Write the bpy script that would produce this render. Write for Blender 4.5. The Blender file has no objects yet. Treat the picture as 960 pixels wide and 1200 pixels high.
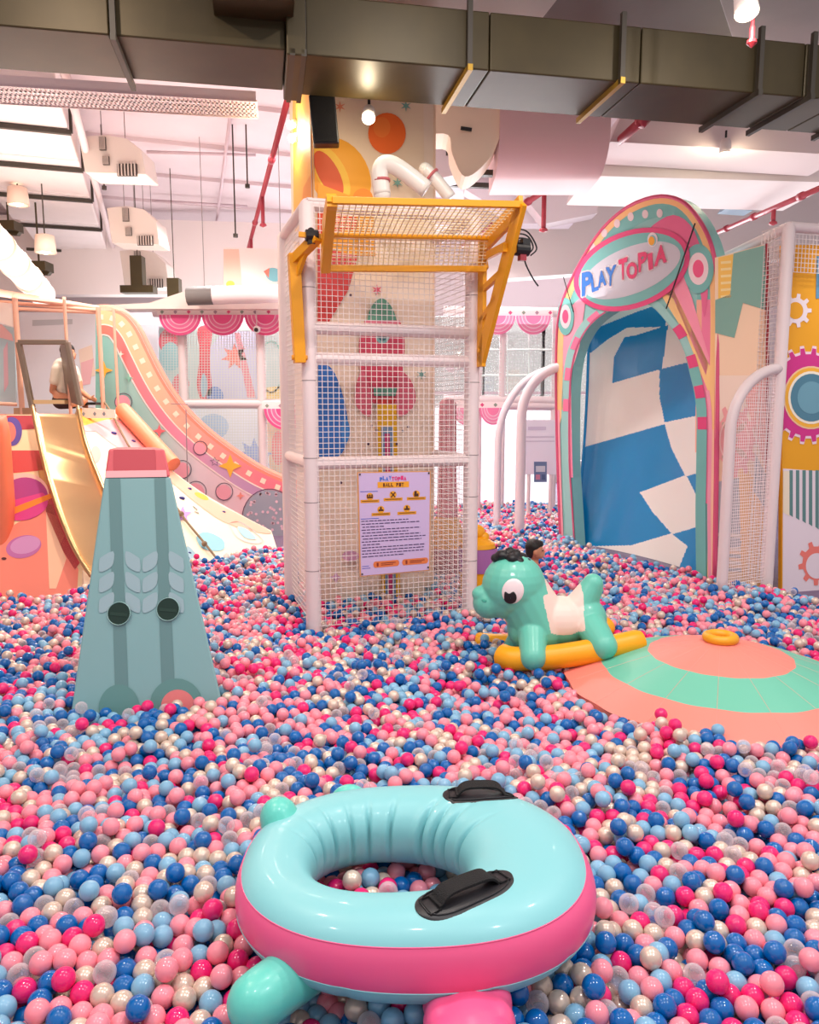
import bpy, bmesh, math, random
import numpy as np
from mathutils import Vector, Matrix
from mathutils.geometry import tessellate_polygon
random.seed(7); rng = np.random.default_rng(11)
sc = bpy.context.scene
COL = sc.collection
# ------------------------------------------------------------------ camera
S = 0.20            # height of the ball surface above the hall floor
CZ = S + 1.68
FPX = 900.0
TH = math.atan(120 / FPX)
cam_d = bpy.data.cameras.new('camera'); cam = bpy.data.objects.new('camera', cam_d); COL.objects.link(cam)
cam.location = (0, 0, CZ); cam.rotation_euler = (math.pi / 2 - TH, 0, 0)
cam_d.sensor_fit = 'VERTICAL'; cam_d.sensor_height = 36.0; cam_d.lens = 36.0 * FPX / 1200
cam_d.clip_end = 200
sc.camera = cam
# ------------------------------------------------------------------ light and exposure
w = bpy.data.worlds.new('world'); sc.world = w; w.use_nodes = True
bg = w.node_tree.nodes['Background']; bg.inputs[0].default_value = (1.0, .94, .93, 1); bg.inputs[1].default_value = .62
sc.view_settings.view_transform = 'Standard'; sc.view_settings.look = 'None'
sc.view_settings.gamma = 1; sc.view_settings.use_curve_mapping = False
sc.view_settings.exposure = 0.1
def area_lamp(name, loc, size, power, col, target=None):
    d = bpy.data.lights.new(name, 'AREA'); d.shape = 'DISK'; d.size = size; d.energy = power; d.color = col
    o = bpy.data.objects.new(name, d); COL.objects.link(o); o.location = loc
    if target is not None:
        o.rotation_euler = (Vector(target) - Vector(loc)).to_track_quat('-Z', 'Y').to_euler()
    return o
WARM = (1.0, .80, .60); NEUT = (1.0, .95, .93)
for x, y, p, c in [(-2.6, .8, 44, NEUT), (0, 1.0, 46, NEUT), (2.6, .8, 72, (.93, .95, 1)), (-2.2, 3.6, 74, (1, .80, .64)), (.6, 3.9, 66, (1, .9, .82)), (3.2, 3.9, 70, (1, .9, .85))]:
    area_lamp('ceiling_lamp_light', (x, y, 5.2), .16, p, c)
for x, y, p, c in [(-3.1, 7.9, 190, WARM), (-1.6, 9.6, 140, WARM), (1.4, 8.8, 140, NEUT), (4.6, 7.0, 130, NEUT), (-3.2, 12.5, 170, NEUT), (1.5, 13.2, 170, NEUT), (3.0, 11.0, 130, NEUT), (-4.3, 10.4, 150, (1, .9, .8)), (-2.2, 10.3, 150, NEUT), (.8, 10.8, 150, NEUT)]:  # unseen spots without fixtures, several added to brighten the back of the hall
    d = bpy.data.lights.new('unseen_spot', 'SPOT'); d.energy = p * 1.7; d.color = c; d.spot_size = 2.5; d.spot_blend = .8; d.shadow_soft_size = .12
    o = bpy.data.objects.new('unseen_spot', d); COL.objects.link(o); o.location = (x, y, 4.95)
for x, y, p, sz, c in [(-4.5, 9.5, 105, 4, (1, .86, .76)), (0.5, 11.5, 70, 5, (1, .93, .92)), (5.5, 10.5, 42, 4, (1, .95, .94)), (-4, 15.5, 90, 5, (1, .93, .9)), (3, 16.5, 42, 5, (1, .97, .97))]:  # unseen upward-facing area lights, added to brighten the ceiling
    area_lamp('ceiling_fill', (x, y, 3.3), sz, p * 1.15, c, (x, y, 9))
d = bpy.data.lights.new('daylight', 'AREA'); d.shape = 'RECTANGLE'; d.size = 8.4; d.size_y = 4.2; d.energy = 1500; d.color = (.96, .98, 1)
o = bpy.data.objects.new('daylight', d); COL.objects.link(o); o.location = (2.65, 20.8, 2.5); o.rotation_euler = (-math.pi / 2, 0, 0)
sc.cycles.transparent_max_bounces = 24
# ------------------------------------------------------------------ helpers
F_ = Vector((0, math.cos(TH), -math.sin(TH))); U_ = Vector((0, math.sin(TH), math.cos(TH))); R_ = Vector((1, 0, 0))
C0 = Vector((0, 0, CZ))
def ray(px, py): return F_ + R_ * ((px - 480) / FPX) + U_ * ((600 - py) / FPX)
def at(px, py, Y):
    d = ray(px, py); return C0 + d * (Y / d.y)
def atz(px, py, z):
    d = ray(px, py); return C0 + d * ((z - CZ) / d.z)
def onp(px, py, p0, n):
    d = ray(px, py); return C0 + d * ((Vector(p0) - C0).dot(n) / d.dot(n))
YAW = math.radians(18)
U = Vector((math.cos(YAW), math.sin(YAW), 0)); V = Vector((-math.sin(YAW), math.cos(YAW), 0)); Z = Vector((0, 0, 1))
def lin(h):
    h = h.lstrip('#'); c = [int(h[i:i + 2], 16) / 255 for i in (0, 2, 4)]
    return tuple((x / 12.92 if x <= .04045 else ((x + .055) / 1.055) ** 2.4) for x in c) + (1,)
_m = {}
def M(name, col='#ffffff', rough=.5, metal=0.0, spec=.5, bump=0.0, bscale=20, var=0.0, coat=0.0, emit=0, sss=0):
    """procedural principled material, subtle noise in colour and relief"""
    if name in _m: return _m[name]
    m = bpy.data.materials.new(name); m.use_nodes = True; nt = m.node_tree; b = nt.nodes['Principled BSDF']
    c = lin(col) if isinstance(col, str) else col
    b.inputs['Base Color'].default_value = c; b.inputs['Roughness'].default_value = rough; b.inputs['Metallic'].default_value = metal
    b.inputs['Specular IOR Level'].default_value = spec; b.inputs['Coat Weight'].default_value = coat; b.inputs['Coat Roughness'].default_value = .08
    if emit: b.inputs['Emission Color'].default_value = c; b.inputs['Emission Strength'].default_value = emit
    if var or bump:
        tc = nt.nodes.new('ShaderNodeTexCoord'); n = nt.nodes.new('ShaderNodeTexNoise'); n.inputs['Scale'].default_value = bscale; n.inputs['Detail'].default_value = 4
        nt.links.new(tc.outputs['Object'], n.inputs['Vector'])
        if var:
            h = nt.nodes.new('ShaderNodeHueSaturation'); h.inputs['Color'].default_value = c
            mr = nt.nodes.new('ShaderNodeMapRange'); mr.inputs['From Min'].default_value = .3; mr.inputs['From Max'].default_value = .7
            mr.inputs['To Min'].default_value = 1 - var; mr.inputs['To Max'].default_value = 1 + var
            nt.links.new(n.outputs['Fac'], mr.inputs['Value']); nt.links.new(mr.outputs[0], h.inputs['Value']); nt.links.new(h.outputs[0], b.inputs['Base Color'])
        if bump:
            bp = nt.nodes.new('ShaderNodeBump'); bp.inputs['Strength'].default_value = bump; bp.inputs['Distance'].default_value = .01
            nt.links.new(n.outputs['Fac'], bp.inputs['Height']); nt.links.new(bp.outputs[0], b.inputs['Normal'])
    _m[name] = m; return m
def gradient_mat(name, stops, axis='X', lo=0, hi=1, rough=.5):
    """a printed colour blend along one object axis"""
    m = bpy.data.materials.new(name); m.use_nodes = True; nt = m.node_tree; b = nt.nodes['Principled BSDF']; b.inputs['Roughness'].default_value = rough
    tc = nt.nodes.new('ShaderNodeTexCoord'); sp = nt.nodes.new('ShaderNodeSeparateXYZ'); mr = nt.nodes.new('ShaderNodeMapRange'); cr = nt.nodes.new('ShaderNodeValToRGB')
    nt.links.new(tc.outputs['Object'], sp.inputs[0]); nt.links.new(sp.outputs[axis], mr.inputs['Value'])
    mr.inputs['From Min'].default_value = lo; mr.inputs['From Max'].default_value = hi
    nt.links.new(mr.outputs[0], cr.inputs[0]); nt.links.new(cr.outputs[0], b.inputs['Base Color'])
    el = cr.color_ramp.elements
    for i, (p, c) in enumerate(stops):
        e = el[i] if i < 2 else el.new(p)
        e.position = p; e.color = lin(c)
    return m
def base_of(parent):
    v = Vector((0, 0, 0)); o = parent
    while o is not None: v += o.location; o = o.parent
    return v
class MB:
    """collects shapes in world coordinates; build() links them as ONE mesh object"""
    def __init__(s): s.v = []; s.f = []; s.mi = []; s.cur = 0
    def mat(s, i): s.cur = i; return s
    def add(s, vs, fs):
        o = len(s.v); s.v += [Vector(p) for p in vs]; s.f += [tuple(i + o for i in f) for f in fs]; s.mi += [s.cur] * len(fs)
    def frame_box(s, c, ax, ay, az):
        c = Vector(c); vs = [c + ax * i + ay * j + az * k for i in (-1, 1) for j in (-1, 1) for k in (-1, 1)]
        s.add(vs, [(0, 1, 3, 2), (4, 6, 7, 5), (0, 4, 5, 1), (2, 3, 7, 6), (0, 2, 6, 4), (1, 5, 7, 3)])
    def box(s, c, size, ux=None):
        ux = (ux or Vector((1, 0, 0))).normalized(); uz = Z; uy = uz.cross(ux).normalized()
        s.frame_box(c, ux * size[0] / 2, uy * size[1] / 2, uz * size[2] / 2)
    def bar(s, a, b, wd, ht, up=None):
        a = Vector(a); b = Vector(b); d = (b - a); u = up or (Z if abs(d.normalized().z) < .95 else Vector((0, 1, 0)))
        sx = d.cross(u).normalized(); uy = sx.cross(d).normalized()
        s.frame_box((a + b) / 2, d / 2, sx * wd / 2, uy * ht / 2)
    def tube(s, pts, r, seg=10, cap=True, closed=False):
        pts = [Vector(p) for p in pts]; n = len(pts); rr = r if isinstance(r, (list, tuple)) else [r] * n
        o = []; prev = None
        for i, p in enumerate(pts):
            if closed: t = (pts[(i + 1) % n] - pts[i - 1])
            else: t = pts[min(i + 1, n - 1)] - pts[max(i - 1, 0)]
            t.normalize()
            if prev is None: a = t.orthogonal().normalized()
            else:
                a = prev - t * prev.dot(t); a.normalize()
            prev = a; b = t.cross(a)
            o += [p + (a * math.cos(2 * math.pi * k / seg) + b * math.sin(2 * math.pi * k / seg)) * rr[i] for k in range(seg)]
        fs = []
        for i in range(n if closed else n - 1):
            j = (i + 1) % n
            for k in range(seg): fs.append((i * seg + k, i * seg + (k + 1) % seg, j * seg + (k + 1) % seg, j * seg + k))
        if cap and not closed:
            fs.append(tuple(range(seg - 1, -1, -1))); fs.append(tuple((n - 1) * seg + k for k in range(seg)))
        s.add(o, fs)
    def prism(s, pts, th):
        """flat polygon extruded by vector th"""
        pts = [Vector(p) for p in pts]; n = len(pts); tri = tessellate_polygon([pts])
        s.add(pts + [p + th for p in pts], [tuple(t) for t in tri] + [tuple(i + n for i in reversed(t)) for t in tri] + [(i, (i + 1) % n, (i + 1) % n + n, i + n) for i in range(n)])
    def flat(s, pts):
        pts = [Vector(p) for p in pts]; tri = tessellate_polygon([pts]); s.add(pts, [tuple(t) for t in tri])
    def grid(s, rows, closed_u=False, closed_v=False):
        """rows: list of lists of points"""
        nr = len(rows); nc = len(rows[0]); fs = []
        for i in range(nr if closed_v else nr - 1):
            for j in range(nc if closed_u else nc - 1):
                fs.append((i * nc + j, i * nc + (j + 1) % nc, ((i + 1) % nr) * nc + (j + 1) % nc, ((i + 1) % nr) * nc + j))
        s.add([p for r in rows for p in r], fs)
    def sphere(s, c, r, seg=16, rings=10, ax=None):
        c = Vector(c); r = (r, r, r) if not isinstance(r, (tuple, list)) else r
        A = ax or (Vector((1, 0, 0)), Vector((0, 1, 0)), Z)
        rows = []
        for i in range(rings + 1):
            t = math.pi * i / rings; rows.append([c + A[0] * (r[0] * math.sin(t) * math.cos(2 * math.pi * k / seg)) + A[1] * (r[1] * math.sin(t) * math.sin(2 * math.pi * k / seg)) + A[2] * (r[2] * math.cos(t)) for k in range(seg)])
        s.grid(rows, closed_u=True)
    def lathe(s, c, prof, seg=32, ax=None):
        c = Vector(c); A = ax or (Vector((1, 0, 0)), Vector((0, 1, 0)), Z)
        s.grid([[c + (A[0] * math.cos(2 * math.pi * k / seg) + A[1] * math.sin(2 * math.pi * k / seg)) * max(r, .0005) + A[2] * h for k in range(seg)] for r, h in prof], closed_u=True)
    def build(s, name, mats, parent=None, smooth=False, label=None, cat=None, group=None, kind=None, loc=None, bevel=0):
        mats = mats if isinstance(mats, (list, tuple)) else [mats]
        if parent is not None: o0 = base_of(parent)
        elif loc is not None: o0 = Vector(loc)
        else:
            xs = [p.x for p in s.v]; ys = [p.y for p in s.v]; o0 = Vector(((min(xs) + max(xs)) / 2, (min(ys) + max(ys)) / 2, min(p.z for p in s.v)))
        me = bpy.data.meshes.new(name); me.from_pydata([p - o0 for p in s.v], [], s.f)
        for m in mats: me.materials.append(m)
        me.polygons.foreach_set('material_index', s.mi)
        bm = bmesh.new(); bm.from_mesh(me); bmesh.ops.remove_doubles(bm, verts=bm.verts, dist=1e-5)
        if not smooth: bmesh.ops.recalc_face_normals(bm, faces=bm.faces)
        else: bmesh.ops.recalc_face_normals(bm, faces=bm.faces)
        bm.to_mesh(me); bm.free()
        if smooth: me.shade_smooth()
        o = bpy.data.objects.new(name, me); COL.objects.link(o)
        if parent is not None: o.parent = parent
        else: o.location = o0
        if smooth == 'auto':
            me.set_sharp_from_angle(angle=math.radians(40))
        if bevel:
            bv = o.modifiers.new('bevel', 'BEVEL'); bv.width = bevel; bv.segments = 2; bv.limit_method = 'ANGLE'
        tag(o, label, cat, group, kind); return o
def tag(o, label=None, cat=None, group=None, kind=None):
    if label: o['label'] = label
    if cat: o['category'] = cat
    if group: o['group'] = group
    if kind: o['kind'] = kind
    return o
def thing(name, loc, label, cat, group=None, kind=None):
    o = bpy.data.objects.new(name, None); COL.objects.link(o); o.location = loc; o.empty_display_size = .1
    return tag(o, label, cat, group, kind)
def spline(pts, n=8, closed=False):
    """Catmull-Rom through points (any dimension)"""
    P = [Vector(p) for p in pts]; out = []; m = len(P)
    for i in range(m if closed else m - 1):
        if closed: a, b, c, d = P[(i - 1) % m], P[i], P[(i + 1) % m], P[(i + 2) % m]
        else: a, b, c, d = P[max(i - 1, 0)], P[i], P[i + 1], P[min(i + 2, m - 1)]
        for k in range(n):
            t = k / n; out.append(.5 * ((2 * b) + (c - a) * t + (2 * a - 5 * b + 4 * c - d) * t * t + (3 * b - a - 3 * c + d) * t ** 3))
    if not closed: out.append(P[-1])
    return out
def sp2(pts, n=6, closed=False): return [(p[0], p[1]) for p in spline([(x, y, 0) for x, y in pts], n, closed)]
def ell(cx, cy, rx, ry, n=28, a0=0, a1=360, rot=0):
    r = math.radians(rot); out = []
    full = (a1 - a0) >= 360
    for k in range(n if full else n + 1):
        t = math.radians(a0 + (a1 - a0) * k / n); x = rx * math.cos(t); y = ry * math.sin(t)
        out.append((cx + x * math.cos(r) - y * math.sin(r), cy + x * math.sin(r) + y * math.cos(r)))
    return out
def starp(cx, cy, r, ri, n=5, rot=-90):
    return [(cx + (r if k % 2 == 0 else ri) * math.cos(math.radians(rot + 180 * k / n)), cy + (r if k % 2 == 0 else ri) * math.sin(math.radians(rot + 180 * k / n))) for k in range(2 * n)]
def gear(cx, cy, r, ri, n, sx=1.0, rot=0):
    out = []
    for k in range(n):
        a = 360 * k / n + rot; h = 180 / n
        for da, rr in ((-.5 * h, ri), (-.32 * h, r), (.32 * h, r), (.5 * h, ri)):
            t = math.radians(a + da); out.append((cx + sx * rr * math.cos(t), cy + rr * math.sin(t)))
    return out
def clip(poly, cl):
    """Sutherland-Hodgman against a convex polygon"""
    area = sum(cl[i][0] * cl[(i + 1) % len(cl)][1] - cl[(i + 1) % len(cl)][0] * cl[i][1] for i in range(len(cl)))
    if area < 0: cl = cl[::-1]
    out = list(poly)
    for i in range(len(cl)):
        a = cl[i]; b = cl[(i + 1) % len(cl)]; inp = out; out = []
        if not inp: return []
        side = lambda p: (b[0] - a[0]) * (p[1] - a[1]) - (b[1] - a[1]) * (p[0] - a[0])
        for j in range(len(inp)):
            p = inp[j]; q = inp[(j + 1) % len(inp)]; sp, sq = side(p), side(q)
            if sp >= 0: out.append(p)
            if (sp >= 0) != (sq >= 0):
                t = sp / (sp - sq); out.append((p[0] + (q[0] - p[0]) * t, p[1] + (q[1] - p[1]) * t))
    return out
class Art:
    """artwork of thin inlays on one flat face: outlines measured in the picture, laid on the real plane"""
    def __init__(s, p0, n, mats=None, cl=None):
        s.mb = MB(); s.n = Vector(n).normalized(); s.p0 = Vector(p0); s.mats = []; s.names = {}; s.layer = 0; s.cl = cl; s.step = .0016
    def mi(s, c):
        if c not in s.names: s.names[c] = len(s.mats); s.mats.append(c if not isinstance(c, str) else M('print_' + c.strip('#'), c, .55))
        s.mb.mat(s.names[c])
    def pt(s, x, y, off=0): return onp(x, y, s.p0, s.n) + s.n * off
    def slab(s, pts, c, th):
        s.mi(c); s.mb.prism([s.pt(x, y) for x, y in pts], s.n * -th); return s
    def poly(s, pts, c, layer=None, clp=True):
        if layer is not None: s.layer = layer
        else: s.layer += 1
        if s.cl and clp: pts = clip(pts, s.cl)
        if len(pts) < 3: return s
        s.mi(c); s.mb.flat([s.pt(x, y, .001 + s.layer * s.step) for x, y in pts]); return s
    def line(s, pts, c, wd=1.5, layer=None, closed=False):
        pts = list(pts)
        if layer is not None: s.layer = layer
        else: s.layer += 1
        n = len(pts); L = []; Rr = []
        for i in range(n):
            a = pts[(i - 1) % n] if (closed or i > 0) else pts[0]; b = pts[(i + 1) % n] if (closed or i < n - 1) else pts[-1]
            dx, dy = b[0] - a[0], b[1] - a[1]; l = math.hypot(dx, dy) or 1; ww = wd if not callable(wd) else wd(i / (n - 1))
            L.append((pts[i][0] - dy / l * ww / 2, pts[i][1] + dx / l * ww / 2)); Rr.append((pts[i][0] + dy / l * ww / 2, pts[i][1] - dx / l * ww / 2))
        s.mi(c); off = .001 + s.layer * s.step
        for i in range(n if closed else n - 1):
            j = (i + 1) % n; q = [L[i], L[j], Rr[j], Rr[i]]
            if s.cl: q = clip(q, s.cl)
            if len(q) >= 3: s.mb.flat([s.pt(x, y, off) for x, y in q])
        return s
    def build(s, name, parent, **k): return s.mb.build(name, s.mats, parent, **k)
def net(mb, p00, p10, p01, p11, nx, ny, r):
    """knotted square net between four corners (straight cords)"""
    p00, p10, p01, p11 = map(Vector, (p00, p10, p01, p11))
    for i in range(nx + 1):
        t = i / nx; mb.bar(p00.lerp(p10, t), p01.lerp(p11, t), r, r)
    for j in range(ny + 1):
        t = j / ny; mb.bar(p00.lerp(p01, t), p10.lerp(p11, t), r, r)
_gl = {}
def glyph(ch):
    """2D triangles of one letter (unit height) from the built-in font"""
    if ch in _gl: return _gl[ch]
    cu = bpy.data.curves.new('g', 'FONT'); cu.body = ch; cu.offset = .045; cu.resolution_u = 3; o = bpy.data.objects.new('g', cu); COL.objects.link(o)
    me = bpy.data.meshes.new_from_object(o.evaluated_get(bpy.context.evaluated_depsgraph_get()))
    vs = [(v.co.x, v.co.y) for v in me.vertices]; fs = [tuple(p.vertices) for p in me.polygons]
    bpy.data.objects.remove(o); bpy.data.curves.remove(cu); bpy.data.meshes.remove(me)
    x0 = min(v[0] for v in vs); x1 = max(v[0] for v in vs); y0 = min(v[1] for v in vs); y1 = max(v[1] for v in vs)
    _gl[ch] = ([((x - x0) / (x1 - x0), (y - y0) / (y1 - y0)) for x, y in vs], fs); return _gl[ch]
def letter(art, ch, quad, c, layer, grow=0):
    """quad: bottom-left, bottom-right, top-right, top-left in picture coordinates"""
    vs, fs = glyph(ch); cx = sum(q[0] for q in quad) / 4; cy = sum(q[1] for q in quad) / 4
    out = []
    for x, y in vs:
        a = (1 - x) * (1 - y); b = x * (1 - y); d = x * y; e = (1 - x) * y
        out.append((quad[0][0] * a + quad[1][0] * b + quad[2][0] * d + quad[3][0] * e, quad[0][1] * a + quad[1][1] * b + quad[2][1] * d + quad[3][1] * e))
    art.mi(c); art.mb.add([art.pt(x, y, .001 + layer * art.step) for x, y in out], fs)
def blob(name, parts, mats, parent=None, voxel=.012, smooth=6, **k):
    """union of rounded shapes fused into one smooth skin: parts = [('s',centre,r)|('c',a,b,ra,rb)]"""
    mb = MB()
    for p in parts:
        if p[0] == 's': mb.sphere(p[1], p[2], 20, 14, *(p[3:4]))
        else:
            a, b = Vector(p[1]), Vector(p[2]); n = 8
            mb.tube([a.lerp(b, i / n) for i in range(n + 1)], [p[3] + (p[4] - p[3]) * i / n for i in range(n + 1)], 18)
            mb.sphere(a, p[3], 18, 12); mb.sphere(b, p[4], 18, 12)
    o = mb.build(name, mats, parent, True, **k)
    r = o.modifiers.new('r', 'REMESH'); r.mode = 'VOXEL'; r.voxel_size = voxel; r.use_smooth_shade = True
    if smooth: sm = o.modifiers.new('s', 'SMOOTH'); sm.factor = .5; sm.iterations = smooth
    dg = bpy.context.evaluated_depsgraph_get(); me = bpy.data.meshes.new_from_object(o.evaluated_get(dg))
    old = o.data; o.modifiers.clear(); o.data = me; me.name = name; bpy.data.meshes.remove(old); me.shade_smooth()
    if not me.materials:
        for m in (mats if isinstance(mats, (list, tuple)) else [mats]): me.materials.append(m)
    return o
def paint(o, fn):
    """assign material slots face by face from a function of the world centre"""
    b = base_of(o)
    for p in o.data.polygons: p.material_index = fn(p.center + b)
# ------------------------------------------------------------------ common materials
WHITE = M('white_padding', '#e6d5d6', .45, bump=.15, bscale=30)
NETW = M('white_net_cord', '#e9dedd', .7)
CEILM = M('ceiling_paint', '#dac9cc', .85, var=.03, bscale=1.5)
DUCTW = M('painted_duct', '#e6dad8', .6, var=.03, bscale=2)
DARK = M('dark_metal', '#3b352c', .5)
OLIVE = M('galvanised_duct', '#42381f', .45, metal=.3, var=.15, bscale=3)
RED = M('red_pipe_paint', '#a3303f', .4)
YEL = M('yellow_steel', '#eaa012', .4, bump=.05, bscale=40)
BLACK = M('black_plastic', '#17161a', .45)
# ================================================================== the hall
ceil_z = CZ + 4.0
mb = MB(); mb.box((0, 10, -.05), (40, 34, .1)); mb.build('floor', M('pit_floor_mat', '#6f5f78', .8, var=.1), kind='structure')
mb = MB(); mb.box((0, 17, ceil_z + .1), (40, 24, .2), U)
mb.build('ceiling', CEILM, kind='structure')
mb = MB()
for i in range(8):
    c = Vector((0, 0, ceil_z - .03)) + V * (9.2 + i * 1.75) ; mb.bar(c - U * 14, c + U * 14, .07, .06)
mb.build('trim_ceiling_ribs', CEILM, kind='structure')
# back wall far behind with a long bank of daylight windows
bw = M('back_wall_paint', '#eadfe0', .8)
mb = MB(); YB = 20
for x0, x1, z0, z1 in [(-16, -1.2, 0, 6.1), (6.5, 16, 0, 6.1), (-1.2, 6.5, 4.3, 6.1), (-1.2, 6.5, 0, .5)]:
    mb.box(((x0 + x1) / 2, YB, (z0 + z1) / 2), (x1 - x0, .2, z1 - z0))
mb.build('wall_back', bw, kind='structure')
glass = bpy.data.materials.new('window_glass'); glass.use_nodes = True; nt = glass.node_tree; nt.nodes.clear()
o_ = nt.nodes.new('ShaderNodeOutputMaterial'); mx = nt.nodes.new('ShaderNodeMixShader'); t1 = nt.nodes.new('ShaderNodeBsdfTransparent'); g1 = nt.nodes.new('ShaderNodeBsdfGlossy'); g1.inputs['Roughness'].default_value = .02
mx.inputs[0].default_value = .08; nt.links.new(t1.outputs[0], mx.inputs[1]); nt.links.new(g1.outputs[0], mx.inputs[2]); nt.links.new(mx.outputs[0], o_.inputs[0])
wn = 0
for i in range(5):
    x0 = -1.2 + 1.54 * i; wn += 1
    mb = MB(); 
    for a, b in [((x0, .5), (x0, 4.3)), ((x0 + 1.54, .5), (x0 + 1.54, 4.3)), ((x0, 4.27), (x0 + 1.54, 4.27)), ((x0, .53), (x0 + 1.54, .53)), ((x0, 2.3), (x0 + 1.54, 2.3))]:
        mb.bar((a[0], YB, a[1]), (b[0], YB, b[1]), .08, .07, Vector((0, 1, 0)))
    f = mb.build('window_%d' % wn, WHITE, kind='structure')
    g = MB(); g.box((x0 + .77, YB + .02, 2.4), (1.5, .01, 3.74)); g.build('window_pane', glass, f)
# side wall on the left, upper white soffit on the right
mb = MB(); a = Vector((-6.6, 6.0, 3)); b = Vector((-10.5, 20, 3)); mb.bar(a, b, .15, 6.2); mb.build('wall_left', M('left_wall_paint', '#f1d9c8', .8), kind='structure')
mb = MB(); p = at(545, 208, 14.5); q = at(960, 224, 14.5); r_ = at(960, 300, 14.5); s_ = at(545, 330, 14.5)
mb.prism([p, q, r_, s_], Vector((0, .4, 0))); mb.build('trim_soffit', M('soffit_paint', '#ddd3d0', .8), kind='structure')
mb = MB(); mb.prism([at(-60, 250, 16), at(345, 262, 16), at(345, 345, 16), at(-60, 345, 16)], Vector((0, .4, 0))); mb.build('trim_soffit_left', M('soffit_left_paint', '#eee2de', .8), kind='structure')
def hang(parent, pts, r=.006):
    for p in pts:
        m_ = MB(); m_.tube([Vector(p), Vector((p[0], p[1], ceil_z + .02))], r, 6); m_.build('hanger_rod', M('rod_grey', '#8e8380', .5), parent)
# ------------------------------------------------------------------ big dark duct across the hall
hz = CZ + 2.46
dA = atz(-60, 80, hz); dB = atz(1040, 163, hz); dd = (dB - dA).normalized(); dn = Vector((-dd.y, dd.x, 0))
t = thing('air_duct', (dA + dB) / 2, 'huge dark olive sheet metal duct crossing the whole hall at the top of the picture', 'duct')
def ductsec(name, a, b, zlo, zhi, wfar, wnear, mat):
    mb = MB(); c = (a + b) / 2
    mid = c - dn * ((wnear - wfar) / 2 + 0) ; mb.frame_box(Vector((c.x, c.y, (zlo + zhi) / 2)) - dn * (wnear - wfar) / 2, (b - a) / 2, dn * (wnear + wfar) / 2, Z * (zhi - zlo) / 2)
    return mb.build(name, mat, t, bevel=.01)
def dpt(px): # point on the duct's far lower edge above picture column px
    d = ray(px, 100); n = dn; k = (dA - C0).dot(n) / d.dot(n); p = C0 + d * k; return Vector((p.x, p.y, hz))
xs = [-60, 150, 332, 352, 545, 705, 880, 925, 1040]
for i in range(len(xs) - 1):
    a, b = dpt(xs[i]), dpt(xs[i + 1]); g = dd * .004
    if i == 2: ductsec('duct_collar', a, b, hz - .04, hz + .52, .03, .78, OLIVE)
    elif i < 2: ductsec('duct_section', a + g, b - g, hz + .02, hz + .46, 0, .70, OLIVE)
    else: ductsec('duct_section', a + g, b - g, hz, hz + .40, 0, .70, OLIVE)
for px, c in ((155, 0), (338, 0), (350, 0), (522, 1), (682, 1), (828, 0), (884, 0), (962, 0)):
    a = dpt(px); m_ = MB(); off = .04
    m_.frame_box(a + Vector((0, 0, -.02)) - dn * .36, dd * .018, dn * .42, Z * .022)
    m2 = MB(); m2.frame_box(a + Vector((0, 0, .21)) - dn * .75, dd * .018, dn * .02, Z * .25); m2.build('duct_flange', DARK, t)
    m_.build('duct_flange', M('brass_flange', '#b08a2a', .4, metal=.4) if c else DARK, t)
# drop-down box joined on top left
mb = MB(); a = dpt(258); b = dpt(340); mb.frame_box((a + b) / 2 + Vector((0, 0, .5)) - dn * .8, (b - a) / 2, dn * .25, Z * .3); mb.build('duct_branch', OLIVE, t, bevel=.01)
# perforated tray behind the dark duct
p = atz(-20, 98, CZ + 2.75); q = atz(300, 118, CZ + 2.75)
tr = thing('cable_tray', (p + q) / 2, 'white perforated cable tray running just behind the dark duct at upper left', 'cable tray')
mb = MB(); dv = (q - p).normalized(); nv = Vector((-dv.y, dv.x, 0))
for k in range(5): mb.bar(p + nv * k * .1, q + nv * k * .1, .035, .012)
for k in range(60): c = p.lerp(q, k / 59); mb.bar(c, c + nv * .4, .02, .012)
mb.build('tray_mesh', WHITE, tr)
mb = MB(); mb.bar(p - nv * .01 + Z * .03, q - nv * .01 + Z * .03, .01, .09); mb.bar(p + nv * .41 + Z * .03, q + nv * .41 + Z * .03, .01, .09); mb.build('tray_rim', WHITE, tr)
# ------------------------------------------------------------------ ceiling ducts on the left: row of white air handling ducts
z1 = CZ + 3.2
def vline(p, L): return p + V * L
e0 = atz(66, 108, z1)
# long duct: its right-hand lower edge runs along V
t = thing('air_duct', e0 + V * 3.5 - U * 1.0, 'long white painted ceiling duct at upper left with dark cross straps', 'duct')
w_ = 1.55
Ls = [0, 2.3, 4.0, 6.0, 8.2, 10.5]
for i in range(5):
    a = e0 + V * (Ls[i] + .02); b = e0 + V * (Ls[i + 1] - .02); c = (a + b) / 2
    ww = w_ * (1 - .06 * i)
    mb = MB(); mb.frame_box(c - U * ww / 2 + Z * .3, U * ww / 2, (b - a) / 2, Z * .3); mb.build('duct_section', DUCTW, t, bevel=.02)
for L in (1.1, 2.6, 4.2, 6.2, 8.4):
    c = e0 + V * L; mb = MB(); mb.bar(c - U * w_ * .97 - Z * .035, c + U * .03 - Z * .035, .06, .05); mb.bar(c + U * .03 - Z * .04, c + U * .03 + Z * .6, .03, .03); mb.build('strap', DARK, t)
mb = MB(); mb.tube([e0 + U * .12 + Z * .05 - V * .5, e0 + U * .12 + Z * .05 + V * 9], .045, 10); mb.build('side_pipe', WHITE, t, True)
# second warm duct further left
e1 = atz(0, 330, CZ + 2.6)
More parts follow.
